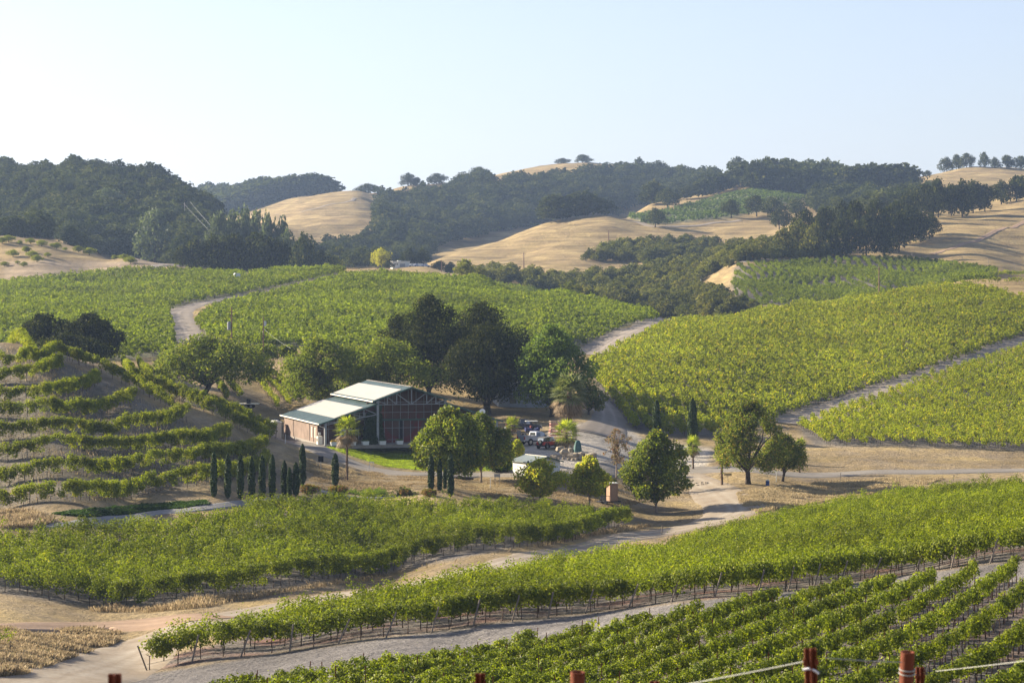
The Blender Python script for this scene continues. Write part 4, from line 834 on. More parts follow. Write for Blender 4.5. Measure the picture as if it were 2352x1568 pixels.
belt = [(1800,592,520,56),(1835,588,500,66),(1872,594,510,60),(1850,560,478,60),(1895,576,470,66),(1930,590,500,66),(1935,555,458,60),(1965,575,455,70),(1990,588,490,60),(2010,560,452,66),(2040,575,470,64),(2065,580,482,62),(2060,548,458,66),(2090,560,470,60),(2115,556,485,56),(2140,540,490,40),(2030,590,520,44),(2100,500,430,56),(2125,505,418,56),(2155,500,405,56),(2185,496,420,60),(2210,498,408,60),(2235,490,412,60),(2262,486,420,48),(2080,520,440,56),(2150,478,440,60),(2300,470,412,56),(2335,462,402,60),(2365,460,396,70),(2400,455,390,80)]
words = ['lowest left', 'broad lower left', 'lower', 'upper left', 'tall left', 'lower central', 'upper central', 'tall central', 'low front', 'high central', 'dense central', 'low right of centre', 'upper right of centre', 'rounded right', 'outer right', 'small drooping right-end', 'short front']
for i, (u, vb, vt, w) in enumerate(belt):
    if i < 17: lb = words[i]+' oak of the big belt above the striped vineyard'
    else: lb = ['left oak above the golden slope', 'tall crowned oak above the golden slope', 'highest oak of the clump above the golden slope', 'oak on the shoulder of the golden slope', 'rounded oak of the clump at the golden slope', 'dark oak near the right end of the upper clump', 'last oak at the right end of the upper clump', 'oak linking the belt and the upper clump', 'short oak behind the upper clump', 'oak at the top of the golden slope near the right edge', 'tall dark oak cut by the right edge', 'spreading oak on the right edge', 'oak beyond the right edge of the golden slope'][i-17]
    FT(u, vb, vt, w, lb, mat=T_scrub if i in (0,1,2) else T_oak, i=i % 5, dmin=900, kind='oakbelt', group='oaks of the right belt')
# left: big dark oak row, grey pines, small pines
for i, (u, vb, vt, w) in enumerate([(450,618,545,70),(490,620,535,80),(535,624,532,90),(590,626,528,95),(640,626,545,70),(420,612,560,44)]):
    FT(u, vb, vt, w, ['left oak of the dark row behind the left vineyard', 'second oak of the dark row behind the left vineyard', 'third oak of the dark row behind the left vineyard', 'widest oak of the dark row behind the left vineyard', 'right oak of the dark row behind the left vineyard', 'low oak at the left end of the dark row'][i], mat=T_oak, i=i % 5, D=880, kind='oakbelt', group='dark oak row')
for i, (u, vb, vt, w) in enumerate([(505,600,480,50),(535,600,476,48),(563,600,468,44),(590,600,474,46),(615,602,482,40),(650,605,490,44),(355,575,474,66),(245,520,428,48),(510,590,490,34),(660,600,520,36)]):
    FT(u, vb, vt, w, ['leftmost grey pine of the tall group', 'second grey pine of the tall group', 'tallest grey pine of the group', 'fourth grey pine of the tall group', 'fifth grey pine of the tall group', 'sparse grey pine at the right end of the group', 'pale grey pine alone on the dark wooded hill', 'faint grey pine higher on the wooded hill', 'small grey pine behind the group', 'low grey pine beside the sparse one'][i], mat=T_grey, kind='oakbelt', i=i % 4, D=[1000,1010,1015,1010,1000,1000,1050,1180,1030,990][i], name='grey_pine', cat='pine', group='grey pines')
for i, (u, vb, vt, w, m) in enumerate([(700,625,530,70,T_wood),(740,625,572,50,T_wood),(690,618,540,44,T_wood),(770,622,585,44,T_scrub)]):
    FT(u, vb, vt, w, ['bluish rounded tree right of the dark oak row', 'smaller bluish tree beside the rounded one', 'tree behind the rounded bluish one', 'low bush at the end of the left tree row'][i], mat=m, i=i, D=930, kind='oak', group='trees right of the dark row')
FT(873, 618, 568, 44, 'bright yellow-green poplar beside the far white building', mat=T_yel, D=1080, kind='ball', i=2, name='poplar')
for i, (u, vt, w) in enumerate([(893,597,26),(940,568,36),(968,570,40),(1010,598,40),(1035,600,30),(1060,612,24)]):
    FT(u, 0, vt, w, ['dark conifer in front of the yellow-green poplar', 'dark tree behind the far white building', 'round dark tree right of the far white building', 'low tree by the far parked cars', 'small tree at the foot of the golden hill', 'tiny bush at the foot of the golden hill'][i], mat=T_oak, D=1075 if i else 1060, i=i % 4, group='trees round the far building')
# bushes on the grassy hill, left
gb = np.random.default_rng(9); bl = [(20,556),(45,562),(70,560),(95,566),(60,580),(30,590),(75,592),(85,602),(40,606),(10,612),(55,613),(120,566),(150,575),(180,580),(205,586),(235,592),(262,596),(285,598),(110,590),(130,572),(300,604),(410,606),(440,606),(300,606),(5,560)]
sides = ['by the left edge', 'on the upper slope', 'on the crest', 'near the crest', 'halfway down', 'on the lower left', 'in the middle', 'beside the large bush', 'at the road', 'on the left edge at the road', 'just above the road']
for i, (u, v) in enumerate(bl):
    p = W(u, v, 760, 1000); s = p[1]/FP; w = gb.uniform(12, 30)
    far_tree('shrub', p, w*.62*s, w*s, 'yellow-green bush dotting the dry grassy hill on the left', T_bush, 'ball', i % 3, 'shrub', 'bushes on the grassy hill')
for i, (u, v, w, h, lb) in enumerate([(707,1136,36,22,'left reddish flowering bush between the cypresses and the vines'),(777,1136,36,20,'right reddish flowering bush left of the tall palm foot'),(930,1138,26,14,'small brown-green bush at the end of the low hedge'),(985,1140,30,16,'bush at the foot of the left cypress pair')]):
    p = W(u, v); s = p[1]/FP; g = np.random.default_rng(i+60)
    tree('shrub', p, h*s*1.15, w*s*.55, lb, 'shrub', 'bushes below the yard', mat=T_red, seed=60+i, H0=.15, env='ball', nb=14, br=.35, leaves=2600, leaf=.17, r=.04)
tree('hedge', W(850,1139), .55, 8.0, 'low clipped green hedge between the yard and the left vineyard', 'hedge', mat=T_walnut, seed=70, H0=.1, env='ball', nb=60, br=.06, leaves=4500, leaf=.2, r=.05, sy=.09)
# dry grass
def grass(name, polys, n, mat, label, hgt=.5, dmin=70, seed=0, wd=.07, clump=1.6, thr=-.1, cat='grass'):
    g = np.random.default_rng(seed+40); n = int(n*2.2); P = polyW(polys, dmin) if not isinstance(polys, np.ndarray) else polys
    x = g.uniform(P[:,0].min(), P[:,0].max(), n*4); y = g.uniform(P[:,1].min(), P[:,1].max(), n*4); k = inpoly(x, y, P); x, y = x[k][:n*3], y[k][:n*3]
    m = smooth_noise(x, y, clump*3, seed+3)+.5*smooth_noise(x, y, clump*9, seed+8)+g.normal(size=len(x))*.12; k = m > thr; x, y, m = x[k][:n], y[k][:n], m[k][:n]
    z = height(x, y); N_ = len(x); h = hgt*(.4+.6*g.random(N_))*(.6+.9*np.clip(m, 0, 1)); a = g.random(N_)*3.1416; w = wd*(.6+.8*g.random(N_)); lx = g.normal(size=N_)*.35*h; ly = g.normal(size=N_)*.35*h
    dx, dy = np.cos(a)*w/2, np.sin(a)*w/2
    V = np.stack([np.c_[x-dx*.5, y-dy*.5, z-.03], np.c_[x+dx*.5, y+dy*.5, z-.03], np.c_[x+dx+lx, y+dy+ly, z+h], np.c_[x-dx+lx, y-dy+ly, z+h*.85]], 1).reshape(-1, 3)
    return tag(put(name, mesh_data(name, V, np.arange(N_*4).reshape(-1, 4), mat, rnd=g.random(N_))), label, cat, kind='stuff')
grass('verge_grass', [(200,1400),(330,1398),(600,1366),(900,1320),(1200,1262),(1440,1210),(1500,1208),(1300,1243),(1100,1281),(860,1328),(640,1364),(480,1394),(330,1408),(210,1405)], 30000, T_grass, 'tall brown dry grass on the verge between the dirt road and the hedge-like vine row', .7, seed=1, thr=-.3)
grass('corner_grass', [(-60,1452),(60,1448),(200,1448),(290,1454),(262,1482),(150,1518),(60,1550),(-60,1562)], 22000, T_grass, 'straw-coloured dry grass in the lower left corner by the track', .55, seed=2, thr=-.12)
grass('meadow_grass', [(1690,1130),(1850,1112),(2050,1100),(2170,1098),(2100,1122),(1960,1140),(1850,1160),(1740,1178),(1700,1160)], 26000, T_straw, 'pale dry grass in the triangle between the paved road and the vines', .45, seed=3, thr=-.2)
grass('yard_grass', [(700,1120),(740,1060),(830,1082),(1000,1096),(1180,1104),(1420,1110),(1480,1150),(1440,1165),(1250,1155),(1000,1136),(800,1132)], 16000, T_grass, 'thin dry grass on the slope below the paved road', .22, seed=4, thr=.05)
grass('terrace_grass', P_tr, 20000, T_grass, 'dry grass on the banks of the terraced hill', .45, seed=5, thr=-.05)
grass('bank_grass', [(-60,1180),(80,1176),(130,1200),(90,1212),(-60,1214)], 5000, T_grass, 'tall dry grass at the left edge above the left vineyard', .8, seed=6, thr=-.3)
grass('lawn_grass', P_lawn, 30000, T_lawn, 'bright green mown lawn in front of the barn', .10, seed=7, thr=-.45, wd=.3)
grass('groundcover', P_mulch, 9000, T_ivy, 'low dark green ground cover at the foot of the terraces', .3, seed=8, thr=-.6, wd=.4)
grass('lane_edge_grass', [(1570,1250),(1690,1205),(1900,1150),(2000,1136),(1985,1128),(1880,1144),(1700,1190),(1600,1222),(1300,1282),(1300,1290)], 7000, T_straw, 'pale dry grass along the right edge of the dirt road', .3, seed=9, thr=-.1)
grass('yellow_weeds', [(700,1055),(800,1075),(830,1095),(760,1100),(690,1075)], 3000, T_straw, 'yellowish weeds beside the cypress and the road bend', .4, seed=10, thr=0)
# ---------------------------------------------------------------- barn
def corr(name, col, scale=4.0, axis='X', rough=.5, metal=.2, depth=.6, var=.15):
    m = plain(name, col, rough, metal, var=var, scale=.8); t = m.node_tree; L = t.links; p = t.nodes['Principled BSDF']
    tc = N(t, 'ShaderNodeTexCoord'); w = N(t, 'ShaderNodeTexWave'); w.bands_direction = axis; w.inputs['Scale'].default_value = scale; w.inputs['Distortion'].default_value = 0
    L.new(tc.outputs['Object'], w.inputs['Vector']); b = N(t, 'ShaderNodeBump'); b.inputs['Strength'].default_value = depth; b.inputs['Distance'].default_value = .04
    L.new(w.outputs['Fac'], b.inputs['Height']); L.new(b.outputs[0], p.inputs['Normal']); return m
M_roof = corr('dark_green_roof', (.055,.085,.08), 1.2, 'Y', .45, .1, .8, .35); M_white = plain('white_roof_sheet', (.40,.375,.325), .5, var=.04, scale=.6)
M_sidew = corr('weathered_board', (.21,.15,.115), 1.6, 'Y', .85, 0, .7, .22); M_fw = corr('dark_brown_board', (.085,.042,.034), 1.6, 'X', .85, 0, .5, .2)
M_trim = plain('grey_blue_steel', (.25,.26,.27), .6, var=.15); M_green = plain('green_trim', (.045,.10,.08), .5, var=.1)
M_cream = plain('cream_paint', (.74,.69,.56), .6, var=.06); M_glass = plain('window_glass', (.10,.10,.08), .12, spec=.7, var=.1); M_black = plain('black_opening', (.012,.012,.016), .9)
M_wht = plain('white_paint', (.60,.60,.57), .55, var=.06); M_mred = plain('red_paint', (.12,.014,.014), .6, var=.15); M_mgr = plain('mural_green', (.03,.07,.04), .7, var=.2); M_mor = plain('rust_red_paint', (.15,.035,.018), .7, var=.15)
M_conc = plain('concrete', (.26,.23,.20), .9, var=.12)
BZ = -23.57; rzb = math.atan2(.309, .951)
barn = empty('barn', (-27.2, 352, BZ), rzb, 'large dark barn with stepped green roof, white roof sheets and an exposed steel truss gable', 'barn')
Lb = 25.6; XR, XC0, XC1, XE = 13.05, 7.95, 18.25, 26.9     # ridge, bay columns, right end
def rz_low(x): return 3.15+(x+.8)*.33 if x < 13 else 3.15+(26.9-x)*.33
# walls
m = MB(); wx0, wx1 = -.35, 26.4; y0 = 3.0
front = [(wx0,0),(wx1,0),(wx1,3.05),(19.0,5.72),(19.0,6.1),(XR,8.0),(7.1,6.1),(7.1,5.72),(wx0,3.05)]
m.prism(front, y0, y0+.15); m.build('front_wall', M_fw, barn)
m = MB(); m.box(wx0-.02, wx0+.15, y0+.003, Lb-.4, -.6, 3.08); m.build('side_wall', M_sidew, barn)
m = MB(); m.box(wx1-.15, wx1, y0+.16, Lb-.4, -.6, 3.08); m.prism(front, Lb-.39, Lb-.2); m.build('rear_wall', M_fw, barn)
m = MB(); m.box(wx0-.06, wx0-.021, y0, Lb-.4, -.6, .22); m.box(-.5, 26.9, -.5, y0, -.5, .02); m.build('plinth', M_conc, barn)
for xa in (.0, ): 
    for yy in (7.8, 18.6): MB().box(wx0-.07, wx0-.021, yy, yy+.07, .2, 3.0).build('wall_joint', M_black, barn)
# roofs (y runs back)
def slab(xa, za, xb, zb, ya, yb, th): return MB().hexa([(xa,ya,za-th),(xb,ya,zb-th),(xb,yb,zb-th),(xa,yb,za-th)], [(xa,ya,za),(xb,ya,zb),(xb,yb,zb),(xa,yb,za)])
slab(-.85, 3.16, 7.9, 6.02, -.25, Lb, .09).build('lower_roof', M_roof, barn); slab(18.3, 6.02, 27.0, 3.16, -.25, Lb, .09).build('lower_roof', M_roof, barn)
slab(7.2, 6.36, XR, 8.36, -.35, Lb, .10).build('upper_roof', M_roof, barn); slab(XR, 8.36, 18.95, 6.36, -.35, Lb, .10).build('upper_roof', M_roof, barn)
def rp(x, y, dz, up): z = (6.36+(x-7.2)*(2.0/5.85)) if up else (3.16+(x+.85)*(2.86/8.75)); return (x, y, z+dz)
for up, xs in ((False, (1.55,2.95,4.4,5.85)), (True, (7.55,8.9,10.25,11.65))):
    for i in range(3):
        xa, xb = xs[i], xs[i+1]-.04; d = .045+.02*i
        MB().hexa([rp(xa,.15,.01,up),rp(xb,.15,.01,up),rp(xb,Lb-.3,.01,up),rp(xa,Lb-.3,.01,up)], [rp(xa,.15,d,up),rp(xb,.15,d+.03,up),rp(xb,Lb-.3,d+.03,up),rp(xa,Lb-.3,d,up)]).build('roof_sheet', M_white, barn)
m = MB(); m.bar((-.9,-.25,3.10), (-.9,Lb,3.10), .14, .16); m.bar((7.15,-.35,6.27), (7.15,Lb,6.27), .14, .16); m.tube([(-.9,-.1,3.02),(-.6,-.05,2.75),(-.1,-.02,2.6),(.02,-.16,2.5),(.02,-.16,.1)], .045, 6); m.build('gutter', M_cream, barn)
MB().bar((XR,-.36,8.4), (XR,Lb,8.4), .3, .06).build('ridge_cap', M_conc, barn)
m = MB()
for a, b in (((-.95,-.3,3.05),(7.95,-.3,5.95)),((7.1,-.4,6.25),(XR,-.4,8.27)),((XR,-.4,8.27),(19.05,-.4,6.25)),((18.25,-.3,5.95),(27.1,-.3,3.05))): m.bar(a, b, .08, .2)
m.build('fascia', M_green, barn)
# truss
for x, h in ((.12,3.35),(XC0,6.5),(XC1,6.5),(26.2,3.35)): MB().box(x-.17, x+.17, -.17, .17, -.4, h).build('column', M_trim, barn)
m = MB(); w = .12
m.bar((XC0,0,5.8), (XC1,0,5.8), w, w)
def rup(x): return 8.22-abs(x-XR)*.342
for x in (9.42,10.83,13.1,15.4,16.8): m.bar((x,0,5.8), (x,0,rup(x)), w, w)
for s in (-1,1):
    for a, b in (((5.05,6.35),(3.65,5.82)),((3.65,rup(XR-3.65)-.05),(2.25,5.82)),((2.25,rup(XR-2.25)-.05),(.1,5.86))): m.bar((XR+s*a[0],0,a[1]), (XR+s*b[0],0,b[1]), w*.9, w*.9)
def chord(x): return 2.98+(x-.1)*.18
def rlow(x): return 3.05+(x+.85)*.327
for mir in (0,1):
    q = (lambda x: 26.35-x) if mir else (lambda x: x)
    m.bar((q(.1),0,chord(.1)), (q(XC0),0,chord(XC0)), w, w)
    for x in (1.97,3.84,5.87): m.bar((q(x),0,chord(x)), (q(x),0,rlow(x)), w, w)
    for a, b in (((.2,3.3),(1.9,3.38)),((2.05,rlow(2)-.1),(3.8,chord(3.84)+.02)),((3.9,rlow(3.9)-.05),(5.8,chord(5.87)+.02)),((5.95,rlow(5.95)-.05),(7.8,chord(7.9)+.04))): m.bar((q(a[0]),0,a[1]), (q(b[0]),0,b[1]), w*.9, w*.9)
m.build('truss', M_trim, barn)
# rails and studs on the front wall
m = MB(); yf = y0-.05
for h, xa, xb in ((6.0,7.2,18.9),(4.5,3.2,23.0),(2.2,-.3,26.3)): m.bar((xa,yf,h), (xb,yf,h), .07, .07)
for x in (1.3,2.6,4.0,5.4,6.7,8.6,9.8,11.0,12.2,13.4,14.6,15.8,17.0,18.2,19.6,21,22.4,23.8,25.1):
    top = min(rup(x)-.2, 8) if 7.3 < x < 18.9 else (rz_low(x)-.15)
    bot = 3.45 if 9.5 < x < 18 else .05
    m.bar((x,yf-.04,bot), (x,yf-.04,top), .06, .06)
for x in (9.75,10.95,12.0,12.62,13.75,14.95): m.bar((x,yf-.05,.05), (x,yf-.05,3.3), .08, .06)
m.bar((10.2,yf-.1,.5), (12.0,yf-.1,.5), .06, .06); m.build('wall_rail', M_trim, barn)
MB().bar((8.6,yf-.12,3.4), (18.6,yf-.12,3.4), .16, .22).build('door_header', M_green, barn)
MB().box(12.06, 12.56, yf-.02, yf+.02, .03, 3.3).build('door_opening', M_black, barn)
# painted shapes on the wall: a large red bowl-like arc, drops, a green and an orange patch
def arc(cx, cz, r0, r1, a0, a1, y, n=18):
    mm = MB(); P = [(cx+r1*math.cos(a0+(a1-a0)*i/n), cz+r1*math.sin(a0+(a1-a0)*i/n)) for i in range(n+1)]; Q = [(cx+(r0+(r1-r0)*(1-math.sin(math.pi*i/n))*.0)*math.cos(a0+(a1-a0)*i/n), cz+r0*math.sin(a0+(a1-a0)*i/n)+.3*math.sin(math.pi*i/n)*0) for i in range(n+1)]
    for i in range(n): mm.hexa([(P[i][0],y,P[i][1]),(P[i+1][0],y,P[i+1][1]),(Q[i+1][0],y,Q[i+1][1]),(Q[i][0],y,Q[i][1])], [(P[i][0],y-.012,P[i][1]),(P[i+1][0],y-.012,P[i+1][1]),(Q[i+1][0],y-.012,Q[i+1][1]),(Q[i][0],y-.012,Q[i][1])])
    return mm
mm = arc(12.3, 3.35, 2.55, 3.25, math.pi*1.02, math.pi*1.98, y0-.004)
mm.v += []; mm.build('painted_arc', M_mred, barn)
def blob(pts, mat, nm): return MB().prism(pts, y0-.02, y0-.003).build(nm, mat, barn)
blob([(9.3,5.0),(9.5,5.5),(9.9,4.7),(10.1,3.9),(9.8,3.5),(9.4,4.2)], M_mor, 'painted_patch'); blob([(8.3,6.0),(9.0,5.9),(9.5,5.4),(9.4,4.7),(8.7,4.6),(8.2,5.2)], M_mgr, 'painted_patch'); blob([(7.6,5.6),(8.2,6.0),(8.3,5.3)], M_mred, 'painted_patch')
for x, z, r in ((14.4,4.6,.24),(14.9,3.9,.3),(15.1,3.7,.22),(13.6,3.75,.2),(12.9,4.3,.1),(14.0,2.95,.25),(14.6,2.7,.36),(15.5,3.0,.2)):
    blob([(x+r*math.cos(a)*.8, z+r*math.sin(a)+.3*r*math.cos(a)) for a in np.linspace(0, 6.28, 9)[:-1]], M_mred, 'painted_drop')
blob([(10.0,.05),(10.2,1.7),(11.6,.6),(11.9,.05)], M_mred, 'painted_patch')
blob([(12.7,.05),(12.9,.5),(14.6,1.6),(15.2,2.2),(15.2,.05)], M_mred, 'painted_patch')
# windows, door, front bay
def window(x0, x1, z0, z1, y, m0=M_wht):
    fr = MB().box(x0-.07, x1+.07, y-.05, y-.01, z0-.07, z0).box(x0-.07, x1+.07, y-.05, y-.01, z1, z1+.07).box(x0-.07, x0, y-.05, y-.01, z0, z1).box(x1, x1+.07, y-.05, y-.01, z0, z1).box((x0+x1)/2-.02, (x0+x1)/2+.02, y-.045, y-.012, z0, z1).build('window', m0, barn)
    MB().box(x0, x1, y-.02, y-.004, z0, z1).build('pane', M_glass, fr)
window(5.2, 6.8, 3.55, 4.45, y0)
dr = MB().box(3.0, 3.95, y0-.07, y0-.01, .03, 2.15).build('door', M_wht, barn); MB().box(3.3, 3.65, y0-.08, y0-.071, 1.2, 1.9).build('pane', M_glass, dr)
dr = MB().box(4.3, 5.9, y0-.07, y0-.01, .03, 2.15).build('door', M_wht, barn); MB().box(4.5, 5.7, y0-.08, y0-.071, .9, 1.9).build('pane', M_glass, dr)
def sidewin(y, z0, z1, wd, door=False):
    x = wx0-.02; f = MB().box(x-.05, x-.005, y-.06, y+wd+.06, z0-.06, z1+.06).build('window', M_cream, barn)
    MB().box(x-.058, x-.051, y+.05, y+wd-.05, z0+.05, z1-.05).build('pane', M_white, f)
sidewin(4.0, .95, 2.3, .55); sidewin(6.1, .95, 2.3, .5)
MB().box(wx0-.05, wx0-.022, 5.2, 5.4, .2, 2.5).build('wall_joint', M_black, barn)
# ivy column between the bays
g = np.random.default_rng(88); n = 6500; th = g.random(n)*6.28; h = g.random(n); rr = np.interp(h, [0,.1,.8,.95,1], [1.45,1.35,1.2,.9,.3])*(.75+.3*g.random(n))*(1+.1*np.sin(th*4+h*9))
c = np.c_[7.6+np.cos(th)*rr*1.05, .9+np.sin(th)*rr*.8, .05+h*4.7]; V, F = leafmesh_arrays(c, .26*(.7+.6*g.random(n)), unit(np.c_[np.cos(th), np.sin(th), np.full(n,.4)]+g.normal(size=(n,3))*.5), g)
cb = Matrix.Translation((-27.2,352,BZ)) @ Matrix.Rotation(rzb, 4, 'Z')
iv = empty('ivy_column', cb @ Vector((7.6,.9,0)), rzb, 'dark ivy-covered column between the low bay and the gable of the barn', 'ivy')
put('foliage', mesh_data('foliage', V-np.array([7.6,.9,0]), F, T_ivy, rnd=g.random(n)), iv); MB().tube([(0,0,-.2),(.1,0,2),(-.1,0,4)], [.2,.14,.06], 6).build('stem', B_dark, iv)
def bl(x, y, z=0): return cb @ Vector((x, y, z))
# things in front of the barn
def planter(x, y, col, lb):
    r = empty('planter', bl(x, y, .02), rzb+.1, lb, 'planter', 'white tub planters along the barn front')
    MB().prism([(-.42,0),(.42,0),(.52,.55),(-.52,.55)], -.32, .32).build('tub', M_wht, r)
    g = np.random.default_rng(int(x*10)); n = 260; c = np.c_[g.uniform(-.45,.45,n), g.uniform(-.28,.28,n), .5+.28*g.random(n)]
    V, F = leafmesh_arrays(c, .13, unit(g.normal(size=(n,3))+[0,0,1]), g); put('flowers', mesh_data('flowers', V, F, col, rnd=g.random(n)), r)
M_flow = leafmat('yellow_flower', (.45,.30,.03), (.60,.42,.05), trans=.2); M_flp = leafmat('pink_flower', (.12,.12,.04), (.45,.20,.18), trans=.2)
planter(1.15, -.75, M_flow, 'white tub planter with yellow flowers, leftmost before the barn'); planter(3.9, -.9, M_flp, 'white tub planter with pinkish flowers behind the tallest palm'); planter(5.9, -.7, T_walnut, 'white tub planter between the two palms before the barn'); planter(8.4, -.9, T_ivy, 'white tub planter with white blooms in the shade left of the ivy column'); planter(11.0, -.9, T_walnut, 'small white tub planter in the shade in front of the barn doors')
r = empty('stone_bench', bl(2.7, 1.9, .02), rzb, 'low stone counter standing under the barn porch near the white door', 'bench'); MB().box(-1.0,1.0,-.25,.25,.62,.74).build('top', M_conc, r); MB().box(-.9,.9,-.2,.2,0,.62).build('base', plain('tan_stone', (.34,.26,.18), .9, var=.3), r)
for i, (x, lb) in enumerate(((1.75,'left wine barrel on the barn porch'),(2.35,'right wine barrel on the barn porch, beside the stone counter'))):
    r = empty('barrel', bl(x, 1.5, .02), rzb, lb, 'barrel', 'barrels on the porch'); MB().tube([(0,0,0),(0,0,.22),(0,0,.45),(0,0,.68),(0,0,.9)], [.26,.33,.36,.33,.26], 14).build('staves', plain('barrel_oak', (.20,.12,.07), .8, var=.3), r)
    MB().tube([(0,0,.2),(0,0,.24)], .335, 14).tube([(0,0,.64),(0,0,.68)], .335, 14).build('hoop', M_trim, r)
r = empty('air_conditioner', bl(-.3, 1.9, 0), rzb, 'white air conditioning unit at the front corner of the barn side wall', 'air conditioner'); MB().box(-.35,.35,-.45,.45,.05,1.25).build('case', M_cream, r); mq = MB(); mq.tube([(-.352,0,.75),(-.37,0,.75)], .28, 14); mq.build('fan_grille', M_black, r); MB().box(-.3,.3,-.4,.4,0,.05).build('foot', M_black, r)
r = empty('electric_meter', bl(-.05, 2.75, .02), rzb, 'thin pipe and grey meter box at the front edge of the barn wall', 'meter'); MB().tube([(0,0,0),(0,0,1.5)], .04, 6).build('pipe', M_trim, r); MB().box(-.22,.12,-.06,.08,1.35,1.75).build('box', M_wht, r)
r = empty('satellite_dish', bl(24.1, .4, 4.0), rzb, 'white satellite dish on the low right roof of the barn', 'satellite dish')
mq = MB(); mq.tube([(0,0,.35),(-.05,-.12,.45),(-.1,-.2,.5)], [.12,.42,.5], 16, cap=True); mq.build('dish', M_wht, r); MB().tube([(0,0,0),(0,0,.4)], .03, 6).build('mast', M_trim, r); MB().tube([(0,-.1,.3),(-.2,-.6,.5)], .015, 5).build('arm', M_trim, r)
r = empty('storage_tank', bl(-2.1, Lb-1.6, -.5), rzb, 'tall beige boxy cabinet at the back corner of the barn side wall', 'cabinet')
MB().box(-.85,.85,-1,1,0,2.6).build('body', M_cream, r); MB().box(-.95,.95,-1.1,1.1,2.6,2.72).box(-.3,.5,-.8,.8,2.72,2.9).build('lid', M_wht, r)
p = at(628, 388); r = empty('dumpster', p, .3, 'dark dumpster with a pale side left of the beige cabinet', 'dumpster'); MB().prism([(-.9,.15),(.9,.15),(1.0,1.2),(.8,1.45),(-1.0,1.3)], -.8, .8).build('bin', plain('dark_metal', (.04,.045,.06), .6, var=.2), r); MB().box(-1.02,-.9,-.8,.8,.3,1.2).build('side_panel', M_trim, r)
for sx in (-.7,.7): MB().tube([(sx,-.85,.12),(sx,-.72,.12)], .12, 8).build('wheel', M_black, r)
# ---------------------------------------------------------------- shed with lamp in front
p = W(1190, 1085); sh_rz = .30
M_sroof = corr('ribbed_green_roof', (.17,.20,.19), 2.2, 'X', .45, .3, .9)
s = p[1]/FP
shed = empty('shed', at(1232, 331), 0, 'small white shed with a ribbed grey-green roof partly behind the yellow-green sycamore', 'shed')
shed.location.z -= .35; shed.rotation_euler = (0,0,R(33))
# local: x to the right along the gable, y back
hw_, hl_, e_, rg = 2.35, 2.3, 2.15, 2.75
MB().prism([(-hw_,0),(hw_,0),(hw_,e_),(0,rg-.06),(-hw_,e_)], -hl_, hl_).build('wall', M_wht, shed)
for sgn in (-1,1): MB().hexa([(sgn*(hw_+.35),-hl_-.35,e_-.12),(0,-hl_-.35,rg),(0,hl_+.35,rg),(sgn*(hw_+.35),hl_+.35,e_-.12)][::sgn], [(sgn*(hw_+.35),-hl_-.35,e_-.02),(0,-hl_-.35,rg+.1),(0,hl_+.35,rg+.1),(sgn*(hw_+.35),hl_+.35,e_-.02)][::sgn]).build('roof', M_sroof, shed)
m = MB(); m.bar((-hw_-.36,-hl_-.38,e_-.09), (0,-hl_-.38,rg+.02), .06, .16); m.bar((hw_+.36,-hl_-.38,e_-.09), (0,-hl_-.38,rg+.02), .06, .16); m.build('gable_trim', M_green, shed)
MB().bar((0,-hl_-.35,rg+.12), (0,hl_+.35,rg+.12), .2, .05).build('ridge_cap', M_cream, shed)
r = empty('lamp_post', at(1213, 322), 0, 'thin post with a dark lantern in front of the white shed', 'lamp post'); lpz = (1110-1063)*322/FP
MB().tube([(0,0,-.2),(0,0,2.6)], .035, 6).build('pole', M_trim, r); MB().tube([(0,0,2.6),(0,0,2.66),(0,0,2.95),(0,0,3.05)], [.06,.11,.13,.03], 6).build('lantern', M_black, r)
# ---------------------------------------------------------------- vehicles
M_tyre = plain('tyre', (.02,.02,.022), .85); M_rim = plain('alloy', (.55,.56,.58), .3, metal=.8, var=.05)
M_carred = plain('car_red', (.50,.045,.022), .28, var=.03, spec=.6); M_silver = plain('car_silver', (.27,.28,.32), .35, metal=.4, var=.03, spec=.6); M_navy = plain('car_navy', (.012,.016,.035), .28, var=.05, spec=.6)
M_soft = plain('canvas_top', (.115,.11,.10), .9, var=.1); M_dk = plain('dark_plastic', (.045,.047,.05), .7); M_tl = plain('tail_lamp', (.40,.02,.02), .3); M_cglass = plain('tinted_glass', (.03,.035,.035), .08, spec=.9, var=.02); M_wglass = plain('clear_plastic_window', (.32,.36,.40), .15, spec=.8)
def wheel(parent, x, y, r, w, name='wheel'):
    t = MB(); s = 1 if y > 0 else -1
    t.tube([(x,y-w/2,r),(x,y-w/2+.03,r),(x,y+w/2-.03,r),(x,y+w/2,r)], [r*.9,r,r,r*.9], 20); o = t.build(name, M_tyre, parent, smooth=False)
    q = MB(); yy = y+s*(w/2+.004); q.tube([(x,yy-.02*s,r),(x,yy,r)], r*.58, 16)
    q.build('rim', M_rim, o); h = MB()
    for k in range(5):
        a = k*1.2566; h.bar((x+math.cos(a)*r*.18,yy+.006*s,r+math.sin(a)*r*.18), (x+math.cos(a+.35)*r*.5,yy+.006*s,r+math.sin(a+.35)*r*.5), .02, .09)
    h.build('spoke_gap', M_dk, o); return o
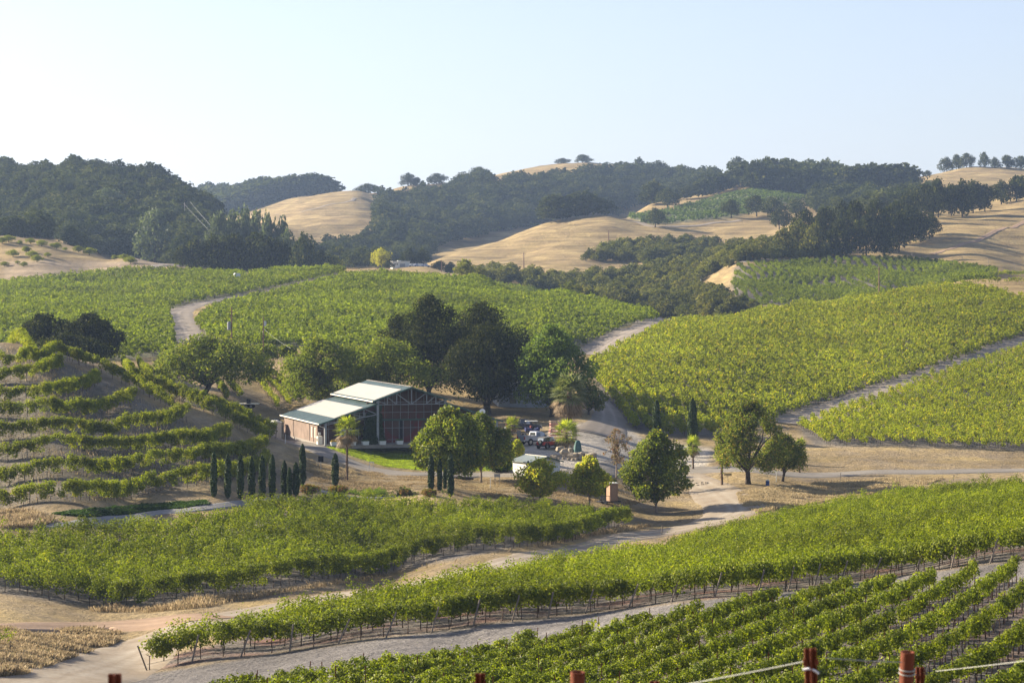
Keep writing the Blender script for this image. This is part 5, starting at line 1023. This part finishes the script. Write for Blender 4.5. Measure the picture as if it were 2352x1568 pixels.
def body(name, prof, hw, mat, parent, tuck=.0, top=None):
    """side profile (x,z) spread over the width; the upper points lean in by tuck"""
    zs = [z for _, z in prof]; z0, z1 = min(zs), max(zs); m = MB(); n = len(prof)
    for s in (-1,1):
        for x, z in prof: m.v.append((x, s*(hw-tuck*max(0, (z-z0)/(z1-z0))), z))
    m.f.append(tuple(range(n))); m.f.append(tuple(range(2*n-1,n-1,-1))); m.f += [(i,i+n,(i+1)%n+n,(i+1)%n) for i in range(n)]
    o = m.build(name, mat, parent); b = o.modifiers.new('b', 'BEVEL'); b.width = .035; b.segments = 2; b.limit_method = 'ANGLE'; return o
# red open-top off-road car, nose = +x
def offroader(p, rz, lb):
    r = empty('off_road_car', p, rz, lb, 'car')
    body('body', [(-1.75,.55),(-1.72,1.05),(.32,1.08),(1.62,.98),(1.72,.9),(1.74,.55)], .74, M_carred, r, .02)
    body('door', [(-.42,.56),(-.42,1.07),(.38,1.07),(.38,.56)], .755, M_carred, r)
    body('soft_top', [(-1.70,1.06),(-1.55,1.72),(-.1,1.76),(-.02,1.5),(-.02,1.06)], .70, M_soft, r, .06)
    body('windscreen_frame', [(.30,1.06),(.0,1.72),(-.12,1.74),(-.1,1.06)], .70, M_carred, r, .06)
    for s in (-1,1):
        y = s*.70; MB().hexa([(-.36,y*1.0,1.12),(.2,y,1.12),(.03,y*.95,1.6),(-.36,y*.95,1.6)], [(-.36,y*1.02,1.12),(.2,y*1.02,1.12),(.03,y*.985,1.6),(-.36,y*.985,1.6)]).build('side_window', M_wglass, r)
        MB().hexa([(-1.45,y,1.14),(-.62,y,1.14),(-.62,y*.94,1.6),(-1.38,y*.94,1.6)], [(-1.45,y*1.02,1.14),(-.62,y*1.02,1.14),(-.62,y*.99,1.6),(-1.38,y*.99,1.6)]).build('side_window', M_cglass, r)
        for xw in (-1.2,1.17):
            f = MB(); N_ = 7
            for i in range(N_-1):
                a0 = math.pi*(1-i/(N_-1)); a1 = math.pi*(1-(i+1)/(N_-1)); q0 = (xw+.48*math.cos(a0), .48+.46*math.sin(a0)); q1 = (xw+.48*math.cos(a1), .48+.46*math.sin(a1)); f.bar((q0[0],s*.84,q0[1]), (q1[0],s*.84,q1[1]), .2, .05)
            f.build('fender', M_dk, r); wheel(r, xw, s*.76, .38, .24)
        MB().box(.12,.2,s*.86-.03,s*.86+.03,1.1,1.3).build('mirror', M_dk, r); MB().box(-1.80,-1.75,s*.60-.08,s*.60+.08,.75,.95).build('tail_light', M_tl, r)
        MB().tube([(1.73,s*.42,.82),(1.78,s*.42,.82)], .1, 12).build('headlight', M_wht, r)
    MB().hexa([(-1.745,-.5,1.15),(-1.745,.5,1.15),(-1.62,.46,1.6),(-1.62,-.46,1.6)], [(-1.765,-.5,1.15),(-1.765,.5,1.15),(-1.64,.46,1.6),(-1.64,-.46,1.6)]).build('rear_window', M_wglass, r)
    MB().hexa([(.30,-.6,1.12),(.30,.6,1.12),(.06,.55,1.62),(.06,-.55,1.62)], [(.33,-.6,1.12),(.33,.6,1.12),(.09,.55,1.62),(.09,-.55,1.62)]).build('windscreen', M_cglass, r)
    m = MB(); m.box(-1.98,-1.78,-.8,.8,.48,.62).box(1.75,1.92,-.75,.75,.45,.58); m.build('bumper', M_dk, r)
    t = MB(); t.tube([(-1.80,-.1,1.0),(-1.83,-.1,1.0),(-1.98,-.1,1.0),(-2.02,-.1,1.0)], [.33,.37,.37,.33], 20); o = t.build('spare_wheel', M_tyre, r); q = MB(); q.tube([(-2.0,-.1,1.0),(-2.03,-.1,1.0)], .21, 14); q.build('rim', M_rim, o)
    MB().box(-1.75,1.7,-.6,.6,.38,.55).build('chassis', M_black, r); return r
def pickup(p, rz, mat, lb, roof=None):
    r = empty('pickup_truck', p, rz, lb, 'pickup truck')
    body('body', [(-2.8,.62),(-2.82,1.0),(-2.8,1.12),(.9,1.12),(2.35,1.08),(2.75,.95),(2.8,.6)], .97, mat, r, .03)
    m = MB(); m.box(-2.8,-.75,-.97,-.87,1.10,1.36).box(-2.8,-.75,.87,.97,1.10,1.36).box(-2.83,-2.75,-.97,.97,1.10,1.36).box(-.8,-.72,-.95,.95,1.10,1.38); m.build('cargo_bed', mat, r)
    MB().box(-2.74,-.81,-.86,.86,1.125,1.14).build('bed_floor', M_black, r)
    body('cab', [(-.72,1.12),(-.55,1.88),(.35,1.94),(.75,1.86),(1.45,1.14)], .90, roof or mat, r, .16)
    for s in (-1,1):
        MB().hexa([(-.52,s*.885,1.22),(.12,s*.885,1.22),(.12,s*.775,1.76),(-.42,s*.775,1.74)], [(-.52,s*.905,1.22),(.12,s*.905,1.22),(.12,s*.795,1.76),(-.42,s*.795,1.74)]).build('side_window', M_cglass, r)
        MB().hexa([(.22,s*.885,1.22),(1.15,s*.885,1.22),(.68,s*.78,1.76),(.22,s*.775,1.76)], [(.22,s*.905,1.22),(1.15,s*.905,1.22),(.68,s*.80,1.76),(.22,s*.795,1.76)]).build('side_window', M_wglass, r)
        MB().box(-2.86,-2.80,s*.88-.09,s*.88+.09,.85,1.25).build('tail_light', M_tl, r); MB().box(2.74,2.80,s*.72-.16,s*.72+.16,.80,.98).build('headlight', M_wht, r); MB().box(.95,1.1,s*1.05-.1,s*1.05+.1,1.2,1.45).build('mirror', M_dk, r)
        for xw in (-1.75,1.75):
            MB().tube([(xw,s*.80,.46),(xw,s*.975,.46)], .50, 18).build('wheel_arch', M_black, r); wheel(r, xw, s*.84, .40, .28)
    MB().hexa([(-.735,-.62,1.3),(-.735,.62,1.3),(-.60,.58,1.78),(-.60,-.58,1.78)], [(-.755,-.62,1.3),(-.755,.62,1.3),(-.62,.58,1.78),(-.62,-.58,1.78)]).build('rear_window', M_cglass, r)
    MB().hexa([(1.36,-.72,1.22),(1.36,.72,1.22),(.84,.62,1.82),(.84,-.62,1.82)], [(1.40,-.72,1.22),(1.40,.72,1.22),(.88,.62,1.82),(.88,-.62,1.82)]).build('windscreen', M_cglass, r)
    m = MB(); m.box(-3.0,-2.83,-.95,.95,.52,.72).box(2.78,2.92,-.95,.95,.45,.66); m.build('bumper', M_rim, r); MB().box(-3.01,-3.0,-.16,.16,.56,.68).build('number_plate', M_wht, r)
    MB().box(-2.6,2.6,-.7,.7,.42,.63).build('chassis', M_black, r); return r
offroader(at(1258, 356), R(52), 'red two-door off-road car with a dark soft top and a spare wheel on the back')
pickup(at(1231, 361.5), R(38), M_silver, 'silver pickup truck with a white cab roof parked behind the red car', M_silver)
pickup(at(1203, 386), R(4), M_navy, 'dark pickup truck in the shade under the dark trees')
# golf cart
r = empty('golf_cart', at(1222, 383), R(8), 'golf cart with a flat white roof in the tree shade behind the dark pickup', 'golf cart')
MB().prism([(-1.1,.3),(1.15,.3),(1.2,.7),(.9,.85),(.4,.45),(0,.45),(-.1,.8),(-1.1,.85)], -.55, .55).build('body', plain('cart_red_blue', (.05,.06,.16), .4), r); MB().box(-.3,-.05,-.5,.5,.8,1.15).build('seat', M_mred, r)
for x, y in ((-.95,-.5),(-.95,.5),(.6,-.5),(.6,.5)): MB().bar((x,y,.7), (x,y,1.85), .04, .04).build('roof_post', M_black, r)
MB().box(-1.05,.85,-.6,.6,1.85,1.92).build('roof', M_wht, r)
for x in (-.75,.8):
    for y in (-.5,.5): wheel(r, x, y, .22, .18)
# flat trailers
def trailer(p, rz, L_, lb, mat=M_black, h=.55, load=None):
    r = empty('flatbed_trailer', p, rz, lb, 'trailer'); m = MB(); m.box(-L_/2,L_/2,-.95,.95,h,h+.1); m.build('deck', mat, r)
    MB().bar((L_/2,0,h), (L_/2+1.1,0,h-.12), .08, .08).build('drawbar', M_black, r)
    for y in (-.9,.9): wheel(r, -.2, y, .33, .2); wheel(r, .55, y, .33, .2)
    return r
trailer(at(1196, 374), R(3), 3.6, 'black flatbed trailer parked in the shade in front of the dark pickup')
trailer(at(1230, 373), R(2), 2.6, 'shorter dark trailer with a bright wheel beside the longer one')
tt = trailer(at(571, 395), R(-5), 3.4, 'flat trailer with a pale deck on the slope behind the barn', M_cream, .7); MB().box(-.3,.3,-.3,.3,.8,1.5).build('hoist', M_black, tt)
# box trailer by the sycamores
p = at(1406, 312); r = empty('box_trailer', p, R(20), 'tan wooden box on a small black trailer under the pointed sycamore', 'trailer'); M_tan = plain('tan_panel', (.33,.20,.13), .8, var=.12)
MB().box(-.55,.55,-.6,.6,.5,2.75).build('box', M_tan, r); MB().box(-.62,.62,-.67,.67,2.75,2.85).build('roof', M_wht, r); MB().box(-1.9,.95,-.75,.75,.38,.5).build('frame', M_black, r); MB().box(-.3,.35,-.615,-.60,.7,2.5).build('door', plain('tan_door', (.38,.24,.16), .8), r)
for y in (-.8,.8): wheel(r, -1.3, y, .3, .2)
for x in (-1.8,-1.2,-.7): MB().bar((x,-.7,.5), (x,-.7,1.2), .05, .05).build('rail_post', M_black, r)
MB().bar((-1.85,-.7,1.2), (-.6,-.7,1.2), .05, .05).build('rail', M_black, r)
# crate and panel stacks
M_crate = plain('wood_crate', (.42,.30,.22), .85, var=.25); M_crred = plain('faded_red_crate', (.45,.19,.16), .8, var=.25)
g = np.random.default_rng(6)
for j in range(2):
    r = empty('crate_stack', at(1283+26*j, 366-.6*j), R(12), ['tall stack of faded red and bare wood racks left of the ringed palm', 'shorter stack of bare wood racks right of the ringed palm'][j], 'crate stack', None)
    wd = 1.35 if j == 0 else .95; nl = 7 if j == 0 else 5
    for k in range(nl):
        m = MB(); z = k*.44; jx = g.normal()*.05
        for zz in (z+.06, z+.36):
            for y in (-.55,.55): m.bar((-wd+jx,y,zz), (wd+jx,y,zz), .05, .07)
            for x in (-wd,0,wd): m.bar((x+jx,-.55,zz), (x+jx,.55,zz), .05, .07)
        for x in np.linspace(-wd, wd, 5):
            for y in (-.55,.55): m.bar((x+jx,y,z), (x+jx,y,z+.42), .05, .05)
        m.build('rack', M_crred if (k % 2 == 1 and j == 0) else M_crate, r)
# stone ring and boulders
M_stone = plain('pale_stone', (.31,.26,.19), .9, var=.25, scale=2, bump=.5)
def rock(u, D, w, h, lb, seed, gname=None, rot=0):
    rg = random.Random(seed); m = MB(); m.ball((0,0,h*.35), w/2, w*.42, h*.65, 12, 7)
    gg = np.random.default_rng(seed); v = np.array(m.v); d = unit(v-[0,0,h*.35]); k = 1+.22*np.sin(d[:,0]*3.1+seed)*np.sin(d[:,1]*4.3+seed*2)+.12*np.sin(d[:,2]*7+seed); v = (v-[0,0,h*.35])*k[:,None]+[0,0,h*.35]; v[:,2] = np.minimum(v[:,2], h*(.88+.08*np.sin(v[:,0]*3))); m.v = [tuple(x) for x in v]
    return tag(m.build('boulder', M_stone, None, at(u, D), rot, smooth=False), lb, 'boulder', gname)
for i, (u, D, w, h, lb) in enumerate([(1357,346,1.9,1.5,'rightmost tan boulder standing alone in the gravel yard'),(1334,347,1.9,1.25,'rounded boulder left of the rightmost one'),(1316,347,1.7,1.0,'long flat boulder just right of the palm stone ring'),(1325,346.5,.5,1.1,'small upright orange-tan stone between the flat and the rounded boulder'),(1296,349,1.5,1.2,'large boulder behind the palm in the stone ring'),(1311,352,1.0,.9,'pale boulder behind the ring on its right'),(1286,353,1.3,.9,'grey boulder between the red car and the ring'),(1309,349.5,.9,.6,'little white stone pile beside the ring')]): rock(u, D, w, h, lb, i+3, 'boulders in the gravel yard')
gs = np.random.default_rng(12)
for i in range(15):
    a = 2*math.pi*i/15; c0 = at(1297, 346.5); x, y = c0[0]+1.75*math.cos(a), c0[1]+1.3*math.sin(a); sz = .42+.3*gs.random()
    rock(U0+x/y*FP, y, sz, sz*.75, 'small pale stone of the ring around the bushy fan palm', 40+i, 'stones of the palm ring')
for i in range(12):
    a = 2*math.pi*i/12; c0 = at(1600, 339); x, y = c0[0]+1.5*math.cos(a), c0[1]+1.2*math.sin(a); rock(U0+x/y*FP, y, .45, .25, 'low stone of the ring at the foot of the young palm by the tall cypresses', 70+i, 'stones of the second ring')
# green wrapped statue-like thing
M_tarp = plain('green_cover', (.06,.12,.11), .8, var=.3, scale=3, bump=.6)
m = MB(); kk = 18
for j, (z, rr) in enumerate([(0,.62),(.5,.60),(1.1,.52),(1.7,.42),(2.05,.28),(2.15,.05)]):
    for i in range(kk):
        a = 2*math.pi*i/kk; q = rr*(1+.1*math.sin(a*5+j*.3)+.05*math.sin(a*9)); m.v.append((q*math.cos(a), q*math.sin(a)*.8, z))
for j in range(5):
    for i in range(kk): m.f.append((j*kk+i, j*kk+(i+1)%kk, (j+1)*kk+(i+1)%kk, (j+1)*kk+i))
tag(m.build('covered_heater', M_tarp, None, at(1327, 351.5), smooth=True), 'upright shape wrapped in a dark green cover in the gravel yard', 'covered object')
tag(MB().prism([(-.3,0),(.3,0),(.32,.3),(.1,.42),(-.3,.36)], -.25, .25).build('black_box', M_black, None, at(1344, 348)), 'small black box on the gravel between the two right boulders', 'box')
# signs, stakes, bin
def sign(u, D, h, w, hh, mat, lb, two=False, post=M_trim):
    r = empty('sign', at(u, D), R(-6), lb, 'sign')
    for x in ((-w*.35, w*.35) if two else (0,)): MB().bar((x,.03,-.2), (x,.03,h-.02), .05, .05).build('post', post, r)
    MB().box(-w/2,w/2,-.03,0,h-hh,h).build('board', mat, r); return r
sign(1192, 362, 2.2, .62, .85, M_conc, 'pale sign board on a thin post behind the pickup'); sign(1672, 333, 1.7, 1.0, .32, plain('tan_board', (.34,.26,.13), .8), 'tan board on a thin post between the palm and the pepper tree')
sign(1142, 321, 1.5, .8, .45, plain('grey_board', (.30,.32,.33), .6), 'small grey board on two posts below the paved road', True); sign(737, 318, 1.9, .7, .75, M_black, 'small dark box on a pale post between the reddish bushes', False, M_wht); sign(853, 330, 1.1, .7, .12, M_wht, 'low white two-legged stand beside the road bend', True, M_wht)
r = empty('water_cooler', at(1763, 332), 0, 'small blue cooler with a white lid standing on the dry grass', 'cooler'); MB().tube([(0,0,0),(0,0,.65)], .26, 14).build('body', plain('blue_plastic', (.03,.07,.22), .4), r); MB().tube([(0,0,.65),(0,0,.8)], [.27,.22], 14).build('lid', M_wht, r)
for u, D, h, lb in ((655,345,1.3,'white marker post at the bend of the road left of the barn'),(1005,322,1.2,'leaning white stake on the dry slope below the lawn'),(1783,338,1.4,'thin stake with a pale tip right of the tall pepper tree'),(1930,345,1.0,'thin stake beside the paved road on the right'),(1520,283,1.1,'dark stake at the edge of the dirt road'),(2190,338,.9,'pinkish stake at the corner of the vines by the paved road'),(1126,318,1.3,'leaning pale stake right of the paired sycamores')):
    tag(MB().tube([(0,0,-.1),(.05,0,h)], .05, 6).build('marker_stake', M_wht if 'white' in lb or 'pale' in lb else M_wood, None, at(u, D)), lb, 'stake')
# log / rock pile under the sycamores
tag(MB().tube([(-1.6,0,.15),(-.5,.1,.25),(.7,0,.2),(1.5,.1,.12)], [.12,.25,.22,.1], 8).build('fallen_log', B_dark, None, at(1062, 326)), 'dark log pile on the dry ground below the paired sycamores', 'log')
# grey building behind the dark trees
bh = empty('house', at(1215, 432), R(10), 'pale grey building half hidden behind the dark tree trunks', 'building'); MB().box(-6,6,-3,3,-.3,3.2).build('wall', plain('pale_grey_wall', (.34,.37,.40), .8), bh); MB().prism([(-6.5,3.15),(6.5,3.15),(6.5,3.3),(0,5.0),(-6.5,3.3)], -3.4, 3.4).build('roof', M_trim, bh); MB().box(-4.0,-2.8,-3.05,-3.0,.6,2.1).build('window', M_glass, bh)
# far white building and its cars
fb = empty('white_building', at(919, 1070), R(12), 'long low white building with a flat roof far behind the centre vineyard', 'building'); s = 1070/FP
MB().box(-20*s,20*s,-3,4,-1,12.5*s).build('wall', M_wht, fb); MB().box(-21*s,21*s,-3.4,4.4,12.5*s,13.6*s).box(-6*s,2*s,-1,2,13.6*s,15*s).build('roof', M_wht, fb); MB().box(-3*s,9*s,-3.05,-3.0,0,8*s).build('garage_door', M_trim, fb)
for x in (-16,-11): MB().box(x*s,(x+3.5)*s,-3.05,-3.0,5*s,8*s).build('window', M_glass, fb)
for i, (u, mt) in enumerate(((948,M_wht),(958,M_silver),(966,M_wht),(977,M_silver))):
    r = empty('parked_car', at(u, 1066), R([10,30,-5,15][i]), ['white car nearest the far white building', 'silver car second from the far white building', 'white car third from the far white building', 'silver car farthest from the far white building'][i], 'car', 'cars by the far building')
    body('body', [(-2.1,.3),(-2.1,.85),(-1.5,.95),(-1.0,1.45),(.6,1.45),(1.2,.95),(2.1,.85),(2.1,.3)], .88, mt, r, .15)
    for x in (-1.3,1.3):
        for y in (-.8,.8): MB().tube([(x,y-.1,.32),(x,y+.1,.32)], .33, 12).build('wheel', M_tyre, r)
# portable toilet in the vineyard, small tank
p = at(544, 760); r = empty('portable_toilet', p, R(20), 'pale portable toilet beside the winding track in the left vineyard', 'portable toilet'); MB().box(-.9,.9,-.8,.8,0,2.1).build('cabin', plain('pale_blue_plastic', (.55,.60,.66), .5), r); MB().prism([(-.95,2.1),(.95,2.1),(.6,2.45),(-.6,2.45)], -.85, .85).build('roof', M_wht, r); MB().box(-.35,.35,-.83,-.8,.1,1.9).build('door', M_wht, r)
# ---------------------------------------------------------------- poles and wires
def pole(u, D, vt, lb, arm=True, xf=None, r0=.14, armw=1.1, group=None, mat=None):
    p = at(u, D); H = (VH-vt)*D/FP-p[2]; r = empty('utility_pole', p, 0, lb, 'utility pole', group)
    MB().tube([(0,0,-.3),(0,0,H)], [r0, r0*.7], 8).build('pole', mat or M_pole, r)
    if arm: MB().bar((-armw,0,H-.9), (armw*.5,0,H-.9), .12, .12).build('crossarm', M_pole, r)
    if xf:
        mq = MB(); mq.tube([(-.45,-.1,H-xf-1.4),(-.45,-.1,H-xf-1.3),(-.45,-.1,H-xf),(-.45,-.1,H-xf+.1)], [.26,.32,.32,.2], 12); mq.build('transformer', M_trim, r)
    return r, H
M_pole = plain('pole_wood', (.17,.10,.065), .9, var=.2)
pole(532, 430, 705, 'utility pole with a grey transformer rising above the left oak', True, 2.7, .16)
pr, pH = pole(605, 432, 728, 'thinner utility pole with a small white box right of the transformer pole', False, None, .13); MB().box(.1,.5,-.15,.15,pH-1.6,pH-.7).build('meter_box', M_wht, pr)
pole(1203, 1130, 579, 'crossarm pole at the foot of the golden hill', True, None, .25, 2.0, 'far utility poles'); pole(1398, 1230, 528, 'tall pole without crossarm standing on the golden hill', False, None, .28, 1, 'far utility poles'); pole(1014, 1040, 597, 'short pole left of the crossarm pole near the valley trees', False, None, .22, 1, 'far utility poles'); pole(2019, 745, 611, 'tall T-shaped pole in front of the striped vineyard', True, None, .2, 1.8, 'far utility poles', M_pole)
pole(424, 1150, 465, 'faint crossarm pole on the dark wooded hill', True, None, .22, 2.6, 'far utility poles', M_conc)
def wire(a, b, sag, r, lb, mat=M_wire, cat='cable'):
    a = np.array(a, float); b = np.array(b, float); pts = [a+(b-a)*t+np.array([0,0,-sag*4*t*(1-t)]) for t in np.linspace(0, 1, 12)]
    return tag(MB().tube([tuple(q) for q in pts], r, 4).build('cable', mat, None), lb, cat)
def P3(u, v, D): return ((u-U0)/FP*D, D, (VH-v)/FP*D)
wire(P3(606, 755, 432), P3(668, 800, 405), -.1+.3, .015, 'cable dropping from the thin pole into the oaks'); wire(P3(422, 467, 1150), P3(476, 525, 1000), .2, .035, 'left sunlit power cable slanting down the wooded hill'); wire(P3(436, 463, 1150), P3(486, 520, 1000), .2, .035, 'right sunlit power cable slanting down the wooded hill')
wire(P3(1014, 600, 1040), P3(1203, 584, 1130), 4, .05, 'far cable hanging between the two poles of the golden hill')
# far fence posts along the edge of the striped vineyard
fg = [(1602,684),(1608,664),(1611,642),(1612,628),(1628,620),(1645,616),(1660,612),(1683,607)]
FPs = []
for u, v in fg: FPs.append(W(u, v, 760, 1100))
rf = empty('wire_fence', FPs[0], 0, 'tall thin wire fence around the bare patch left of the striped vineyard', 'fence')
for q in FPs: MB().tube([(0,0,-.2),(0,0,2.3)], .09, 5).build('post', M_wood, rf, np.array(q)-FPs[0])
m = MB()
for a, b in zip(FPs[:-1], FPs[1:]):
    for hh in (.8,1.5,2.2): m.tube([tuple(a-FPs[0]+[0,0,hh]), tuple(b-FPs[0]+[0,0,hh])], .02, 3)
m.build('wire', M_wire, rf)
F2 = [W(u, v, 880, 1300) for u, v in [(1985,596),(2040,592),(2095,590),(2150,592),(2210,598),(2270,606),(2330,618),(2400,630)]]
rf = empty('wire_fence', F2[0], 0, 'line of tall thin fence posts along the foot of the golden slope on the right', 'fence')
for q in F2: MB().tube([(0,0,-.2),(0,0,2.4)], .09, 5).build('post', M_wood, rf, np.array(q)-F2[0])

# ---------------------------------------------------------------- fence at the camera's feet
def pipe_post(u, v, D, lb, lean):
    x, y, z = P3(u, v, D); H = z-hz(x, y); rr = .0302; off = Matrix.Rotation(lean, 3, 'Y') @ Vector((0, 0, H)); off = Matrix.Rotation(R(4), 3, 'X') @ off
    r = empty('pipe_post', (x-off.x, y-off.y, z-off.z), 0, lb, 'fence post', 'rusty fence posts along the bottom edge'); r.rotation_euler = (R(4), lean, 0)
    m = MB(); n = 24
    for zz, q in ((-.1, rr), (H, rr), (H, rr-.007), (H-.12, rr-.007)):
        for k in range(n): a = 2*math.pi*k/n; m.v.append((q*math.cos(a), q*math.sin(a), zz))
    for j in range(3):
        for k in range(n): m.f.append((j*n+k, j*n+(k+1)%n, (j+1)*n+(k+1)%n, (j+1)*n+k))
    m.f.append(tuple(3*n+k for k in range(n))); m.build('pipe', M_rust, r); return r, H
r1, H1 = pipe_post(2085, 1496, 10.4, 'thick rusty open-topped steel pipe, tallest post at the bottom right', R(2))
mq = MB()
for hz_ in (.075, .093): mq.tube([(.0325*math.cos(a), .0325*math.sin(a), H1-hz_+.004*math.sin(a)) for a in np.linspace(0, 6.283, 25)], .0028, 6)
mq.build('wire_tie', M_wire, r1)
r2, H2 = pipe_post(1327, 1542, 10.0, 'rusty open-topped pipe cut by the bottom edge in the middle', R(1.5))
def t_post(u, v, D, lb, lean=0, rz=0):
    x, y, z = P3(u, v, D); H = z-hz(x, y); r = empty('steel_post', (x-math.sin(lean)*H, y, z-H), 0, lb, 'fence post', 'rusty fence posts along the bottom edge'); r.rotation_euler = (0, lean, rz)
    m = MB(); w = .0195; m.prism([(-w,-.1),(w,-.1),(w,H),(-w,H)], 0, .004).box(-.0035,.0035,-.024,0,-.1,H-.002)
    for s in (-1,1): m.bar((s*w*.98,-.002,-.1), (s*w*.98,-.002,H-.001), .006, .012)
    for k in range(6):
        zz = H-.06-k*.11
        for s in (-1,1): m.box(s*w-.008, s*w+.008, -.012, -.001, zz, zz+.022)
    m.build('flange', M_rust, r); return r, H
tp, tH = t_post(1861, 1487, 8.7, 'rusty studded steel post carrying a white wire clip', R(-1.5))
M_clip = plain('white_clip', (.75,.75,.78), .4)
MB().tube([(-.03,-.012,tH-.075),(-.01,-.02,tH-.07),(.012,-.02,tH-.078),(.026,-.012,tH-.09)], .0045, 6).build('clip', M_clip, tp)
t_post(2113, 1531, 13.2, 'short rusty steel post just right of the tallest pipe'); t_post(1103, 1545, 10.5, 'rusty steel post at the bottom edge left of the middle pipe'); t_post(264, 1546, 8.2, 'rusty steel post at the bottom left corner'); t_post(1504, 1563, 11, 'tip of a rusty steel post right of the middle pipe')
wire(P3(1560, 1573, 9.2), P3(1852, 1517, 8.7), .002, .0019, 'pale fence wire running from the bottom edge up to the white clip', cat='fence wire'); wire(P3(1896, 1510, 8.8), P3(2072, 1520, 10.35), .002, .0019, 'pale twisted fence wire between the clipped post and the tallest pipe', cat='fence wire')
wire(P3(2150, 1540, 12.8), P3(2420, 1508, 9.4), .002, .0019, 'pale fence wire running off to the right edge', cat='fence wire'); wire(P3(2104, 1548, 12.6), P3(2040, 1568, 10), .002, .0019, 'short fence wire low between the two right posts', cat='fence wire')
# ---------------------------------------------------------------- air
def haze():
    m = bpy.data.materials.new('haze'); m.use_nodes = True; t = m.node_tree; t.nodes.clear(); o = N(t, 'ShaderNodeOutputMaterial'); v = N(t, 'ShaderNodeVolumePrincipled')
    v.inputs['Color'].default_value = (.48,.66,1.0,1); v.inputs['Density'].default_value = .00008; v.inputs['Anisotropy'].default_value = .35
    t.links.new(v.outputs[0], o.inputs['Volume'])
    b = MB().box(-3200,3200,-400,9400,-220,300).build('haze', m); tag(b, 'thin blue summer haze over the valley', 'haze', kind='stuff')
haze()
